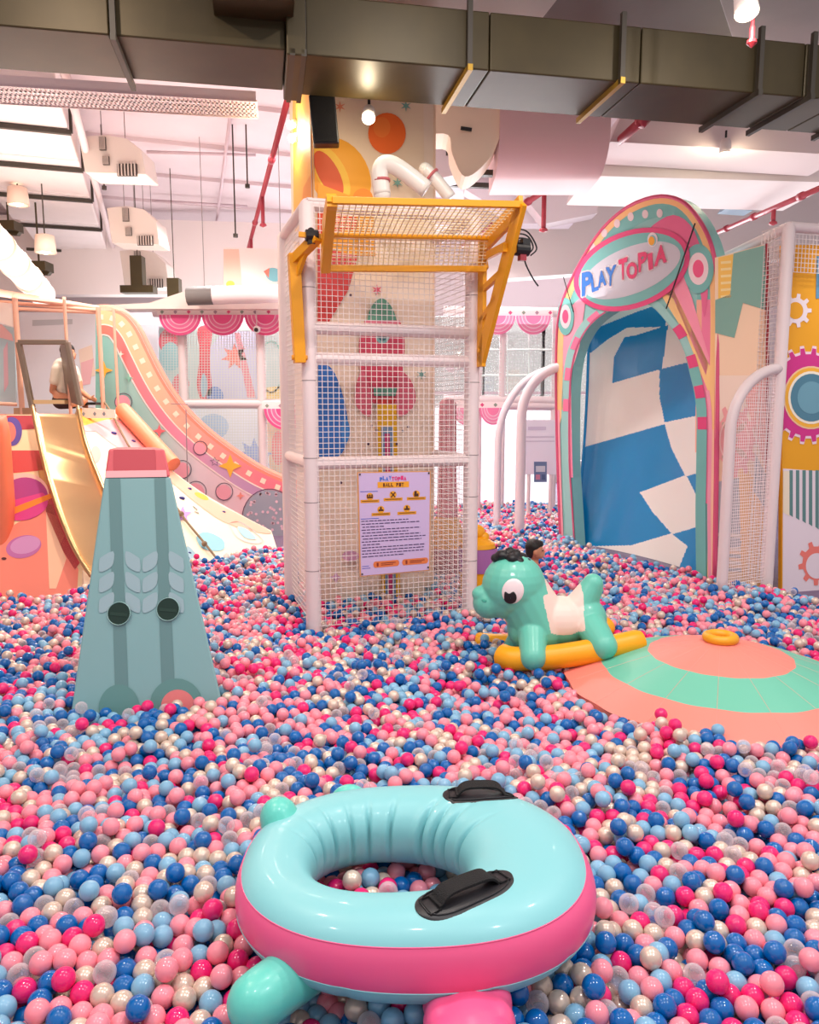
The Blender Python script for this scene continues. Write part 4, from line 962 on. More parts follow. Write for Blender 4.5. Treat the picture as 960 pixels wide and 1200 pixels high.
# white/grey tube along the top (y 345)
t = thing('ventilation_tube', at(285, 345, 12.0), 'white horizontal duct tube with grey band above the pink awning', 'duct'); hang(t, [at(240, 345, 12.0), at(330, 344, 12.0)]); mb = MB(); rod(mb, (221, 347), (362, 343), 12.0, .14); mb.build('tube_body', WHITE, t, 'auto'); mb = MB(); rod(mb, (220, 347), (250, 346), 12.0, .145); mb.build('grey_band', M('grey_band', '#6d6866', .5), t, 'auto')
mb = MB(); mb.prism([at(x, y, 12.3) for x, y in ((110, 358), (175, 355), (232, 336), (232, 350), (340, 352), (340, 362), (110, 362))], Vector((0, .3, 0))); mb.build('canopy_valance', M('valance', '#f3e5dd', .7), label='white fabric valance under the horizontal tube', cat='valance')
for x, y, lab in ((162, 322, 'olive hanging bracket above the wave wall'), (205, 348, 'flat olive duct stub above the wave wall, right one')):
    c = at(x, y, 13.5); mb = MB(); mb.frame_box(c, Vector((.1, 0, 0)), Vector((0, .1, 0)), Z * .3); mb.frame_box(c - Z * .25, Vector((.28, 0, 0)), Vector((0, .12, 0)), Z * .06); mb.tube([c, Vector((c.x, c.y, ceil_z))], .008, 6); mb.build('hanging_bracket', OLIVE, label=lab, cat='bracket')
for x, y, lab in ((10, 266, 'small olive duct end at far left, upper one'), (46, 313, 'small olive duct end at far left, lower one')):
    c = at(x, y, 12.5); mb = MB(); mb.frame_box(c, Vector((.16, 0, 0)), Vector((0, .15, 0)), Z * .07); mb.prism([c + Vector((-.16, 0, -.07)), c + Vector((.16, 0, -.07)), c + Vector((.12, 0, -.12)), c + Vector((-.16, 0, -.1))], Vector((0, .1, 0))); mb.tube([c, Vector((c.x, c.y, ceil_z))], .015, 6); mb.build('duct_end', OLIVE, label=lab, cat='duct')
p0 = at(300, 325, 13.8); t = thing('ceiling_mural', p0, 'cream board with a small toy fish picture above the grey tube band', 'panel'); ar = Art(p0, Vector((0, -1, 0))); ar.slab([(262, 290), (338, 292), (338, 336), (262, 336)], '#f3e3da', .05)
ar.poly(ell(321, 322, 10, 8, 18, rot=20), '#7fc0c8', 2); ar.poly([(309, 318), (316, 314), (315, 326)], '#e8806a', 3); ar.poly(ell(262 + 8, 333, 5, 4), '#b5c24a', 2); ar.poly([(262, 292), (280, 292), (284, 336), (262, 336)], '#f1c3ae', 1); ar.build('board_print', t)
# ================================================================== painted wave wall
Yw = 11.4; wn_ = Vector((0, -1, 0)); wp = Vector((0, Yw, 0))
wt = thing('wave_wall', Vector((at(230, 600, Yw).x, Yw, 0)), 'big curved teal and pink painted wall sweeping down to the balls at left', 'painted wall')
up = sp2([(112, 361), (128, 361), (146, 368), (160, 384), (172, 408), (186, 436), (200, 459), (218, 482), (243, 506), (276, 531), (308, 551), (344, 566), (375, 574)], 5)
wg = gradient_mat('wave_print', [(0, '#6fb3aa'), (.38, '#a5c6c4'), (.62, '#e3ccd8'), (1, '#f4c0cc')], 'X', -1.5, 1.0, .55)
ar = Art(wp, wn_)
ar.mi(wg); ar.mb.prism([ar.pt(x, y) for x, y in up + [(375, 660), (300, 660), (112, 660)]], Vector((0, .14, 0)))
UPR = resample(up, 60)
def uoff(d):
    out = []
    for k in range(61):
        p_, q_ = UPR[max(k - 1, 0)], UPR[min(k + 1, 60)]; dx, dy = q_[0] - p_[0], q_[1] - p_[1]; l = math.hypot(dx, dy); out.append((UPR[k][0] - dy / l * d, UPR[k][1] + dx / l * d))
    return out
peach = gradient_mat('wave_peach', [(0, '#f7c68f'), (.4, '#f6b79c'), (1, '#ee7d90')], 'X', -1.5, 1.0, .55)
coral = gradient_mat('wave_coral', [(0, '#f0714c'), (.4, '#f2859b'), (.75, '#cf9fc4'), (1, '#c08fb8')], 'X', -1.5, 1.0, .55)
def wband(d0, d1, m, layer):
    A_, B_ = uoff(d0), uoff(d1); ar.mi(m); off = .001 + layer * .0016
    for i in range(60):
        q = [A_[i], A_[i + 1], B_[i + 1], B_[i]]; q = clip(q, [(112, 340), (380, 340), (380, 659), (112, 659)])
        if len(q) > 2: ar.mb.flat([ar.pt(x, y, off) for x, y in q])
wband(0, 3.5, '#ef8f7c', 1); wband(3.5, 19, peach, 2); wband(19, 20.5, '#fbe6dc', 3); wband(20.5, 31, coral, 2); wband(31, 32.5, '#fbe0e0', 3)
M11 = uoff(11)
for k in range(1, 60, 3):
    a_, b_ = M11[k], M11[k + 1]; dx, dy = b_[0] - a_[0], b_[1] - a_[1]; l = math.hypot(dx, dy); dx, dy = dx / l * 3, dy / l * 3
    if a_[0] > 114: ar.poly([(a_[0] - dx - dy, a_[1] - dy + dx), (a_[0] + dx - dy, a_[1] + dy + dx), (a_[0] + dx + dy, a_[1] + dy - dx), (a_[0] - dx + dy, a_[1] - dy - dx)], '#fbe3cf', 4, False)
ar.cl = [(112, 340), (380, 340), (380, 659), (112, 659)]
for (x, y, r_) in ((144, 472, 10), (213, 551, 10.5), (234, 526, 8), (262, 577, 10), (229, 577, 12)): ar.poly(ell(x, y, r_ * .9, r_ * .9, 22), '#ec9fb2', 5); ar.line(ell(x + 1, y - 1, r_, r_, 26), '#5b4a63', .9, 6, True)
ar.poly(starp(270, 546, 14, 5.5, 4), '#f6b23c', 7); ar.poly(starp(122, 434, 11, 4, 4), '#f6b23c', 7); ar.poly(starp(187, 505, 8, 3, 4), '#ee6f7a', 6); ar.poly(starp(282, 581, 5, 2, 4), '#f08f86', 6)
ar.line(starp(252, 541, 5.5, 2.4, 5), '#6a5670', .8, 6, True); ar.line([(168, 512), (175, 514), (171, 518), (168, 512)], '#55506a', .8, 6)
ar.poly(starp(151, 443, 6, 2, 4), '#88c3b4', 6); ar.poly(starp(142, 415, 4, 1.4, 4), '#d7e6dc', 6)
ar.line(ell(316, 607, 32, 34, 34), '#5b4a63', 1, 6, True); ar.poly(ell(316, 607, 31, 33, 34), '#9d9fb0', 5)
random.seed(5)
for _ in range(60):
    a_ = random.random() * 6.28; r_ = 29 * math.sqrt(random.random()); ar.poly(ell(316 + r_ * math.cos(a_), 607 + r_ * math.sin(a_) * 1.05, 1.7, 1.7, 8), '#e8bfd0', 7)
ar.build('wall_panel', wt)
mb = MB(); mb.tube([ar.pt(x, y, -.07) for x, y in uoff(0)], .055, 12); mb.build('padded_edge', M('edge_coral', '#f0907c', .5), wt, True)
mb = MB(); mb.tube([at(218, 480, 11.2), at(220, 575, 11.2)], .008, 6); mb.tube([at(200, 473, 11.2), at(220, 474, 11.2)], .006, 6); mb.build('hanging_cord', M('cord_grey', '#8a7f86', .6), wt)
# ================================================================== climbing ramp
TLp = at(98, 478, 10.5); BRp = atz(312, 634, S); BLp = atz(104, 674, S)
rn = (BRp - TLp).cross(BLp - TLp).normalized(); rn = rn if rn.dot(C0 - TLp) > 0 else -rn
rt_ = thing('climbing_ramp', Vector(((BRp.x + BLp.x) / 2, BRp.y - .6, 0)), 'cream sloping climbing ramp with painted blobs, holds and rope beside the slide', 'climbing ramp')
ar = Art(TLp, rn)
ro = sp2([(90, 478), (112, 478), (135, 484), (160, 510), (196, 546), (238, 578), (280, 602), (318, 622)], 4) + [(330, 660), (240, 700), (100, 700), (90, 600)]
ar.slab(ro, '#f7e6cb', .12)
ar.poly(sp2([(92, 479), (112, 479), (124, 482)], 2) + [(134, 489), (120, 498), (96, 502)], '#f4a93a', 2)
ar.poly([(95, 500), (125, 492), (140, 492), (160, 514), (190, 545), (180, 552), (130, 520), (112, 506), (96, 506)], '#f0a0a6', 3)
ar.poly(sp2([(190, 545), (215, 563), (245, 585), (285, 606), (318, 624), (300, 624), (262, 612), (230, 590), (200, 565), (182, 552)], 3, True), '#f6b29a', 3)
ar.poly(ell(112, 533, 6, 10), '#e9a49a', 3)
ar.poly(sp2([(230, 630), (238, 624), (250, 626), (262, 634), (262, 644), (250, 646), (236, 642)], 4, True), '#8cc6d6', 3)
ar.line(sp2([(268, 614), (280, 612), (296, 622), (308, 634), (296, 637), (278, 630), (268, 614)], 4), '#f2c3c0', 1.4, 3); ar.poly(sp2([(278, 618), (290, 621), (300, 632), (286, 630)], 4, True), '#9fcfe0', 4)
ar.poly(starp(214, 604, 11, 5, 5), '#c88fcb', 4); ar.poly(sp2([(219, 640), (232, 652), (240, 662), (222, 662)], 3, True), '#8fb4c4', 4); ar.poly(ell(236, 582, 9, 3, 16, rot=25), '#f3b23e', 4)
ar.line([(226, 594), (231, 598), (228, 600), (233, 602)], '#4d4a50', 1, 5)
ar.build('ramp_board', rt_)
for x, y, r_ in ((133, 508, 4), (156, 517, 3.2), (213, 584, 4), (222, 573, 3), (262, 600, 2.6), (222, 648, 2.5)):
    mb = MB(); c = onp(x, y, TLp, rn); mb.sphere(c, (r_ / 900 * c.y, r_ / 900 * c.y * .7, r_ / 900 * c.y * .6), 12, 8); mb.build('climbing_hold', M('hold_navy', '#2c2f7c', .35), rt_, True)
mb = MB(); rp_ = [onp(x, y, TLp, rn) + rn * .05 for x, y in ((117, 470), (128, 485), (146, 520), (160, 540), (205, 598), (218, 616), (238, 640), (252, 658))]; mb.tube(spline(rp_, 5), .014, 8)
for x, y in ((211, 606), (238, 641), (119, 470)): mb.sphere(onp(x, y, TLp, rn) + rn * .05, .035, 10, 8)
mb.build('rope', M('rope_brown', '#86745c', .8), rt_, True)
mb = MB(); a = onp(142, 490, TLp, rn) + rn * .12; b = onp(200, 552, TLp, rn) + rn * .1; mb.tube([a, b], .11, 14); mb.sphere(a, .11, 14, 8); mb.build('padded_bolster', M('bolster_coral', '#f0906c', .45), rt_, 'auto')
# ================================================================== planet mural hill at left
hp0 = atz(40, 676, S); hnm = Vector((.12, -.78, .6)).normalized()
ht = thing('planet_slope', Vector((hp0.x - .2, hp0.y + .2, 0)), 'sloped padded wall painted with purple planets left of the metal slide', 'painted slope')
ar = Art(hp0, hnm)
ar.slab([(-60, 486), (48, 486), (64, 540), (100, 625), (118, 676), (118, 710), (-60, 710)], '#f3d9ae', .1); ar.cl = [(-59, 487), (47, 487), (63, 540), (117, 676), (117, 709), (-59, 709)]
ar.poly([(0, 486), (50, 486), (52, 502), (20, 504), (0, 500)], '#b03a48', 1); ar.poly([(0, 528), (60, 528), (64, 550), (0, 556)], '#cf4c4c', 1)
ar.poly(ell(14, 506, 12, 17), '#5d4a9c', 3); ar.poly(ell(11, 507, 8, 12), '#e8766a', 4)
ar.poly([(56, 560), (80, 600), (100, 650), (88, 668), (70, 640), (54, 600)], '#c24a50', 2); ar.poly([(40, 528), (66, 548), (70, 600), (52, 590)], '#c89a5c', 1)
ar.poly(ell(26, 582, 32, 27, 30, rot=-12), '#f3c6bc', 4); ar.poly(ell(28, 585, 29, 25, 30, rot=-12), '#a93f8c', 5); ar.poly(clip(ell(28, 592, 29, 18, 30, rot=-12), [(-20, 596), (80, 570), (80, 640), (-20, 640)]), '#d6408e', 6)
ar.poly([(-10, 606), (30, 590), (62, 578), (62, 584), (30, 598), (-10, 614)], '#f08a2c', 7)
ar.poly([(0, 625), (60, 590), (92, 668), (90, 700), (-30, 700), (-30, 640)], '#f48a78', 2); ar.poly([(54, 600), (78, 655), (66, 690), (58, 690)], '#f7c7a6', 3)
ar.poly(ell(28, 641, 21, 13, 26, rot=-14), '#c06fae', 4); ar.poly(ell(30, 639, 18, 10, 26, rot=-14), '#cf93c6', 5)
ar.poly(ell(5, 655, 3, 1.6), '#5a2a30', 5)
ar.build('slope_board', ht)
# salmon padded column at far left
c = at(0, 560, 7.9); mb = MB()
rows = []
for i in range(17):
    z_ = i / 16 * at(0, 486, 7.9).z; ww = .13 + .0 * i; rows.append([Vector((c.x - .02 - (.10 * max(0, (8 - i) / 8)), c.y, z_)) + Vector((math.copysign(abs(math.cos(a_)) ** .6, math.cos(a_)) * ww, math.copysign(abs(math.sin(a_)) ** .6, math.sin(a_)) * .12, 0)) * (1 if i < 15 else (.93 if i == 15 else .8)) for a_ in np.linspace(0, 6.283, 25)[:-1]])
mb.grid(rows, closed_u=True); mb.flat(rows[-1]); mb.build('padded_column', M('salmon_vinyl', '#f4805c', .4, bump=.2, bscale=4), None, True, label='salmon vinyl padded column at the far left edge', cat='column')
# ================================================================== stainless slide
steel = M('brushed_steel', '#f0d2a2', .36, metal=.85, bump=.1, bscale=6)
st = thing('metal_slide', atz(110, 672, S), 'brushed steel slide curving down into the balls at left', 'slide'); st.location.z = 0
Lp = [(38, 476), (42, 498), (47, 522), (53, 548), (60, 572), (67, 594), (76, 618), (86, 641), (97, 660), (107, 675)]
Rp = [(91, 476), (98, 510), (107, 538), (116, 560), (125, 582), (136, 604), (146, 624), (157, 643), (167, 660), (176, 676)]
Ys = [min(9.9 - .12 * i, *(onp(x, y, q0_, q1_).y - .22 for x, y in (Lp[i], Rp[i]) for q0_, q1_ in ((TLp, rn), (hp0, hnm)))) for i in range(10)]
Lc = spline([at(x, y, Y) for (x, y), Y in zip(Lp, Ys)], 5); Rc = spline([at(x, y, Y) for (x, y), Y in zip(Rp, Ys)], 5)
rows = []
for a, b in zip(Lc, Rc):
    d = (b - a).normalized(); dn_ = Vector((0, .35, -.9)).normalized() * .10
    rows.append([a, a + d * .012 + dn_ * .7, a + d * .05 + dn_, b - d * .05 + dn_, b - d * .012 + dn_ * .7, b])
mb = MB(); mb.grid(rows); o = mb.build('slide_bed', steel, st, 'auto'); sd = o.modifiers.new('s', 'SOLIDIFY'); sd.thickness = .008
for cc in (Lc, Rc):
    mb = MB(); mb.tube(cc, .022, 10); mb.build('side_rail', M('rail_steel', '#b79a72', .3, metal=.9), st, True)
grey_st = M('grey_steel', '#8d8074', .4, metal=.6)
Hf = [(22, 400), (78, 400)]
a, b = at(22, 401, 9.9), at(79, 401, 9.9); a2, b2 = at(38, 478, 9.9), at(95, 476, 9.9)
for p_, q_ in ((a, b), (a, a2), (b, b2)):
    mb = MB(); mb.bar(p_, q_, .06, .07, up=Vector((0, 1, 0))); mb.build('hood_frame', grey_st, st, bevel=.01)
mb = MB(); k1 = at(70, 405, 10.35); k2 = at(76, 470, 10.35)
mb.prism([b, b2, at(78, 470, 10.5), at(70, 405, 10.5)], Vector((.01, 0, 0))); mb.build('side_plate', grey_st, st)
mb = MB(); mb.bar(at(40, 471, 9.95), at(78, 471, 9.95), .12, .05); mb.build('top_lip', steel, st)
# platform and its frame
zp = at(60, 480, 10.2).z - .06
pf = thing('slide_platform', Vector((at(60, 480, 10.8).x, 10.8, 0)), 'raised play platform with thin frame and net behind the steel slide', 'platform')
mb = MB(); xL = at(-40, 480, 10.1).x; xR = at(118, 480, 10.6).x; mb.prism([Vector((xL, 10.1, zp - .12)), Vector((xR - .25, 10.1, zp - .12)), Vector((xR + .1, 11.2, zp - .12)), Vector((xL, 12.2, zp - .12))], Z * .12); mb.build('deck', M('deck_pink', '#e4a79c', .5), pf)
pink_fr = M('peach_frame', '#e9b7a0', .5)
for x, y0, Y, r_ in ((17, 345, 10.15, .035), (75, 348, 10.3, .022), (115, 360, 10.8, .03), (133, 362, 11.15, .02)):
    p = at(x, y0, Y); mb = MB(); mb.tube([Vector((p.x, p.y, 0)), p], r_, 10); mb.build('frame_post', pink_fr, pf, 'auto')
for (a, Ya, b, Yb_) in (((-20, 340), 9.9, (115, 362), 11.0), ((-20, 352), 10.1, (115, 364), 10.9), ((20, 362), 10.3, (112, 366), 10.9), ((-20, 472), 10.0, (20, 474), 10.2)):
    mb = MB(); mb.tube([at(*a, Ya), at(*b, Yb_)], .045 if Ya < 10 else .025, 10); mb.build('frame_beam', pink_fr, pf, 'auto')
mb = MB(); mb.prism([at(-20, 352, 10.05), at(18, 356, 10.15), at(18, 384, 10.15), at(-20, 372, 10.05)], Vector((0, .03, 0))); mb.build('fabric_corner', M('pale_fabric', '#efe3dc', .8), pf)
mb = MB(); a_ = at(20, 500, 10.2); mb.prism([at(16, 478, 10.12), at(38, 478, 10.12), at(40, 500, 10.12), at(16, 500, 10.12)], Vector((0, .1, 0))); mb.build('edge_block', M('block_tan', '#b58f72', .6), pf)
ar = Art(at(112, 488, 10.3), Vector((0, -1, 0))); ar.slab([(96, 478), (134, 480), (134, 490), (96, 490)], '#f1ded6', .04)
for x in (98, 111, 122): ar.poly([(x, 482), (x + 2, 485), (x, 488), (x - 2, 485)], '#7f8a98', 1)
ar.build('fascia', pf)
p0 = at(6, 420, 10.4); t = thing('side_mural', Vector((p0.x, p0.y, 0)), 'pale blue and pink board at the left edge above the planet slope', 'panel'); ar = Art(p0, Vector((0, -1, 0))); ar.slab([(-40, 372), (17, 384), (19, 474), (-40, 472)], '#b9d6e0', .03); ar.poly([(-40, 374), (2, 380), (14, 392), (16, 400), (-40, 385)], '#f2c4c6', 1); ar.poly([(4, 410), (9, 400), (10, 450), (5, 460)], '#dbb7c6', 1); ar.build('board_print', t)
# room behind the platform
p0 = at(70, 430, 13.2); t = thing('back_board', Vector((p0.x, p0.y, 0)), 'pale blue-white wall board with faint castle picture behind the seated man', 'panel'); ar = Art(p0, Vector((0, -1, 0))); ar.slab([(-60, 366), (185, 366), (185, 520), (-60, 520)], '#e9ecf5', .05)
ar.poly([(92, 410), (108, 404), (112, 440), (96, 446)], '#f4dfcf', 1); ar.poly([(95, 425), (110, 420), (106, 450), (96, 452)], '#f2bfc4', 2); ar.poly([(38, 375), (85, 374), (85, 380), (38, 382)], '#c4cad2', 1); ar.build('board_print', t)
from mathutils.bvhtree import BVHTree
# ================================================================== teal obelisk
Pl = atz(88, 818, S); Pr = atz(259, 814, S); Pt = at(160, 526, 4.78)
on_ = (Pr - Pl).cross(Pt - Pl).normalized(); on_ = on_ if on_.dot(C0 - Pl) > 0 else -on_
ob = thing('pyramid_block', Vector(((Pl.x + Pr.x) / 2, Pl.y + .35, 0)), 'tall teal tapered foam pyramid with red top and two round holes', 'foam block')
fc = [onp(78, 868, Pl, on_), onp(270, 864, Pl, on_), onp(193, 526, Pl, on_), onp(127, 526, Pl, on_)]
f0 = [p.copy() for p in fc]
def ext(a, b):  # extend face edge to the floor
    t = (0 - a.z) / (b.z - a.z); return a + (b - a) * t
FL0 = ext(f0[0], f0[3]); FR0 = ext(f0[1], f0[2])
bk = [FL0 + Vector((-.0, .55, 0)), FR0 + Vector((-.26, .55, 0)), f0[2] + Vector((-.13, .22, 0)), f0[3] + Vector((-.04, .22, 0))]
TEALB = M('obelisk_teal', '#7fa9ad', .55, bump=.05, bscale=15)
# cap boundary on all sides
def lvl(a, b, t): return a + (b - a) * t
tc_ = .895
mb = MB()
q0 = [FL0, FR0, bk[1], bk[0]]; q1 = [f0[3], f0[2], bk[2], bk[3]]; qm = [lvl(a, b, tc_) for a, b in zip(q0, q1)]
mb.add(q0 + qm, [(0, 1, 5, 4), (1, 2, 6, 5), (2, 3, 7, 6), (3, 0, 4, 7), (0, 3, 2, 1), (4, 5, 6, 7)])
body = mb.build('pyramid_body', TEALB, ob, bevel=.012)
mb = MB(); e = .004; mb.add(qm + q1, [(0, 1, 5, 4), (1, 2, 6, 5), (2, 3, 7, 6), (3, 0, 4, 7), (0, 3, 2, 1), (4, 5, 6, 7)]); mb.build('red_cap', M('cap_red', '#d8606a', .5), ob, bevel=.012)
ar = Art(Pl, on_); ar.cl = [(80, 868), (268, 864), (194, 552), (126, 552)]
ar.cl = [(79.5, 867), (268.5, 863), (193.3, 527), (126.8, 527)]
STR = '#62888b'
ar.poly([(127.4, 561), (141, 561), (153, 870), (137, 870)], STR, 1); ar.poly([(181, 561), (194, 560), (208, 870), (192, 870)], STR, 1)
for cx in (127, 166, 205):
    for k in range(3):
        y = 652 + 24 * k
        for sgn in (-1, 1):
            if cx == 127 and sgn == -1 or cx == 205 and sgn == 1: continue
            x0_ = cx + sgn * (0 if cx == 166 else -12)
            ar.poly(sp2([(x0_ + sgn * 1.5, y + 6), (x0_ + sgn * 4, y + 1), (x0_ + sgn * 18, y - 6), (x0_ + sgn * 18, y + 8), (x0_ + sgn * 12, y + 15), (x0_ + sgn * 2, y + 18)], 3, True), '#94b0b9', 2)
ar.poly(ell(207, 826, 31, 31), '#5e8d8c', 3); ar.poly(ell(209, 828, 20, 20), '#de7a7c', 4); ar.poly(ell(140, 830, 24, 28), '#5e8d8c', 3)
ar.poly([(124.6, 552), (195.2, 551), (196, 559), (123.4, 560)], '#efb0b6', 2)
ar.poly([(131, 528), (188, 528), (185, 551), (133, 552)], '#bd4a56', 2) if False else None
ar.poly([(133, 527), (182, 527), (183, 551), (133, 552)], '#c24c58', 1)  # cap's facet shading painted in: darker centre, lighter sides
ar.build('face_print_and_facets', ob)
for hx, hy in ((140, 719), (197.5, 714)):
    c = onp(hx, hy, Pl, on_); A_ = (Vector((1, 0, 0)), on_.cross(Vector((1, 0, 0))).normalized(), on_)
    r_ = 12.2 / 900 * 4.85
    mb = MB(); mb.lathe(c + on_ * .012, [(r_ * 1.08, .0), (r_ * 1.04, .004), (r_, .002)], 28, A_); mb.build('hole_rim', M('rim_teal', '#8fb8b5', .5), ob, 'auto')
    mb = MB(); mb.lathe(c + on_ * .0125, [(.001, 0), (r_ * .6, 0), (r_, 0)], 28, A_)
    h = mb.build('hole_inside', M('hole_green', '#123029', .8), ob, True)
    mb = MB(); mb.lathe(c + on_ * .0135 + A_[1] * 0, [(.001, 0), (r_ * .55, 0)], 3, A_)
    del mb
    mb = MB(); pts = [c + on_ * .0145 + A_[0] * (r_ * .9 * x) + A_[1] * (r_ * y_) for x, y_ in ((-.9, -.15), (.9, -.3), (.9, .0), (-.9, .15))]; mb.flat(pts); mb.build('inner_edge', M('inner_green', '#18382f', .7), h)
# ================================================================== turtle float
fcx, fcy, fz = .02, 2.41, S + .115
TQ = M('vinyl_turquoise', '#84c9cf', .42, bump=.06, bscale=12, coat=.15); TQ2 = M('vinyl_turquoise_foot', '#62cdbf', .35, bump=.15, bscale=14, coat=.15); PK = M('vinyl_pink', '#ee5a8e', .36, bump=.05, bscale=9, coat=.15)
fl = thing('inflatable_ring', Vector((fcx, fcy, S - .04)), 'large turquoise and pink inflatable animal ring with black handles in the foreground', 'pool float')
NP, NT = 288, 60
PK_ = 2.3; puck = [(92, 9), (108, 10), (121, 8), (68, 10), (58, 9), (48, 8), (136, 8), (150, 6), (30, 6), (165, 5)]
def ring_pt(ph, th, dis=0):
    c, s_ = math.cos(ph), math.sin(ph)
    sq = (abs(c) ** 2.25 + abs(s_) ** 2.25) ** (-1 / 2.25)
    O = Vector((fcx + .595 * c * sq, fcy + .48 * s_ * sq, 0)); I = Vector((fcx - .085 + .26 * c * sq, fcy + .2 * s_ * sq, 0))
    m_ = (O + I) / 2; hw = (O - I) / 2
    ct, st_ = math.cos(th), math.sin(th); n_ = 2.25
    k = (abs(ct) ** n_ + abs(st_) ** n_) ** (-1 / n_)
    hh = .133 + .004 * math.sin(ph * 3) + .012 * c
    g = 0
    if ct < .25:
        for a_, dpt_ in puck:
            da = math.degrees((ph - math.radians(a_) + math.pi) % (2 * math.pi) - math.pi)
            g += PK_ * dpt_ * .0016 * math.exp(-(da / 1.25) ** 2) * math.exp(-((math.degrees(th) - 165) / 38) ** 2)
            g -= dpt_ * .0006 * math.exp(-((da - 4) / 3) ** 2) * math.exp(-((math.degrees(th) - 165) / 38) ** 2)
    if ct > .2:
        for a_ in (232, 250, 292, 318):
            da = math.degrees((ph - math.radians(a_) + math.pi) % (2 * math.pi) - math.pi); g += .006 * math.exp(-(da / 2) ** 2) * math.exp(-((math.degrees(th) - 325) / 18) ** 2)
    k *= 1 - g / .16
    return m_ + hw * (ct * k) + Z * (fz + hh * st_ * k)
mb = MB(); rows = []
for i in range(NP):
    rows.append([ring_pt(2 * math.pi * i / NP, 2 * math.pi * j / NT) for j in range(NT)])
mb.grid(rows, closed_u=True, closed_v=True)
def bandmat(f):
    j = f % NT; th = (j + .5) * 360 / NT
    return 1 if (th < 36 or th > 342) else 0
mb.mi = [bandmat(i) for i in range(len(mb.f))]
ringo = mb.build('ring_tube', [TQ, PK], fl, True)
bmr = bmesh.new(); bmr.from_mesh(ringo.data); rb_ = BVHTree.FromBMesh(bmr); bmr.free(); rbase = base_of(fl)
def drape(x, y, off=0):
    h = rb_.ray_cast(Vector((x, y, 3)) - rbase, Vector((0, 0, -1)))
    return (h[0] + rbase + h[1] * off, h[1]) if h[0] is not None else (Vector((x, y, fz)), Z)
for th_ in (36, 342):   # welded seams
    mb = MB(); mb.tube([ring_pt(2 * math.pi * i / 120, math.radians(th_)) for i in range(120)], .0022, 6, closed=True); mb.build('weld_seam', TQ if th_ == 342 else PK, fl, True)
RUB = M('black_rubber', '#1c1b20', .42); WEB = M('black_webbing', '#0c0c0f', .8, bump=.6, bscale=250)
def handle(a, b, wd):
    a = Vector(a); b = Vector(b); c = (a + b) / 2; d = (b - a); Ln = d.length / 2; d.normalize(); n_ = Vector((-d.y, d.x, 0))
    rows = []
    for i in range(33):
        t_ = math.sin(math.pi / 2 * (-1 + 2 * i / 32)); ww = max(wd * (1 - abs(t_) ** 3.2) ** .5 if abs(t_) < 1 else .002, .002)
        rows.append([drape(*(c + d * (Ln * t_) + n_ * (ww * s_ / 5))[:2], .004 if abs(s_) < 5 else -.002)[0] for s_ in range(-5, 6)])
    mb = MB(); mb.grid(rows); pad = mb.build('handle_patch', RUB, fl, True)
    rows = []
    for i in range(15):
        t_ = -.86 + 1.72 * i / 14; ww = wd * .8 * (1 - abs(t_ / .9) ** 3.2) ** .5
        rows.append(drape(*(c + d * (Ln * t_) + n_ * ww)[:2], .006)[0])
    r2 = [drape(*(c + d * (Ln * (.86 - 1.72 * i / 14)) - n_ * (wd * .8 * (1 - abs((.86 - 1.72 * i / 14) / .9) ** 3.2) ** .5))[:2], .006)[0] for i in range(15)]
    mb = MB(); mb.tube(rows + r2, .0025, 6, closed=True); mb.build('patch_ridge', RUB, pad, True)
    rows = []
    for i in range(25):
        t_ = -.66 + 1.32 * i / 24; hgt = .008 + .026 * max(0, 1 - (abs(t_) / .60) ** 6)
        if abs(t_) > .6: hgt = .008
        p_, nn = drape(*(c + d * (Ln * t_))[:2]); up = (nn + Z).normalized(); ww = wd * .40
        q_ = p_ + up * hgt
        rows.append([q_ - n_ * ww - up * .004, q_ - n_ * ww + up * .004, q_ + n_ * ww + up * .004, q_ + n_ * ww - up * .004])
    mb = MB(); mb.grid(rows, closed_u=True); mb.flat(rows[0]); mb.flat(rows[-1]); mb.build('handle_strap', WEB, pad)
    for s_ in (-.74, .74):
        mb = MB(); q = [drape(*(c + d * (Ln * (s_ + e1)) + n_ * (wd * .42 * e2))[:2], .007)[0] for e1, e2 in ((-.1, -1), (.1, -1), (.1, 1), (-.1, 1))]; mb.tube(q, .003, 6, closed=True); mb.build('stitching', WEB, pad)
h1a = atz(489, 1077, S + .23); h1b = atz(598, 1030, S + .235)
handle(h1a, h1b, .075)
h2a = atz(519, 938, S + .23); h2b = atz(607, 936, S + .23)
handle(h2a, h2b, .07)
def foot(parts, mat, nm='foot'):
    return blob(nm, parts, mat, fl, .009, 10)
a = atz(368, 1125, S + .02); b = atz(308, 1168, S + .03)
foot([('c', a, b, .085, .082), ('s', b + Vector((-.02, -.02, 0)), .078)], TQ2)
a = at(549, 1120, 1.9); b = at(549, 1185, 1.62)
foot([('s', Vector((.165, 1.89, S - .0)), (.12, .17, .08))] + [('s', Vector((.165 + dx, 1.87 + dy, S - .0)), (.058, .07, .068)) for dx in (-.072, .072) for dy in (-.12, -.04, .04, .12)], PK)
k_ = Vector((-.445, 2.62, S + .15))
foot([('c', k_ + Vector((0, -.02, .0)), k_ + Vector((-.03, .0, .065)), .09, .07), ('s', k_ + Vector((-.02, .03, .0)), .085)], TQ2, 'ear')
foot([('s', Vector((-.235, 2.84, S + .15)), (.08, .05, .075))], TQ2, 'ear')
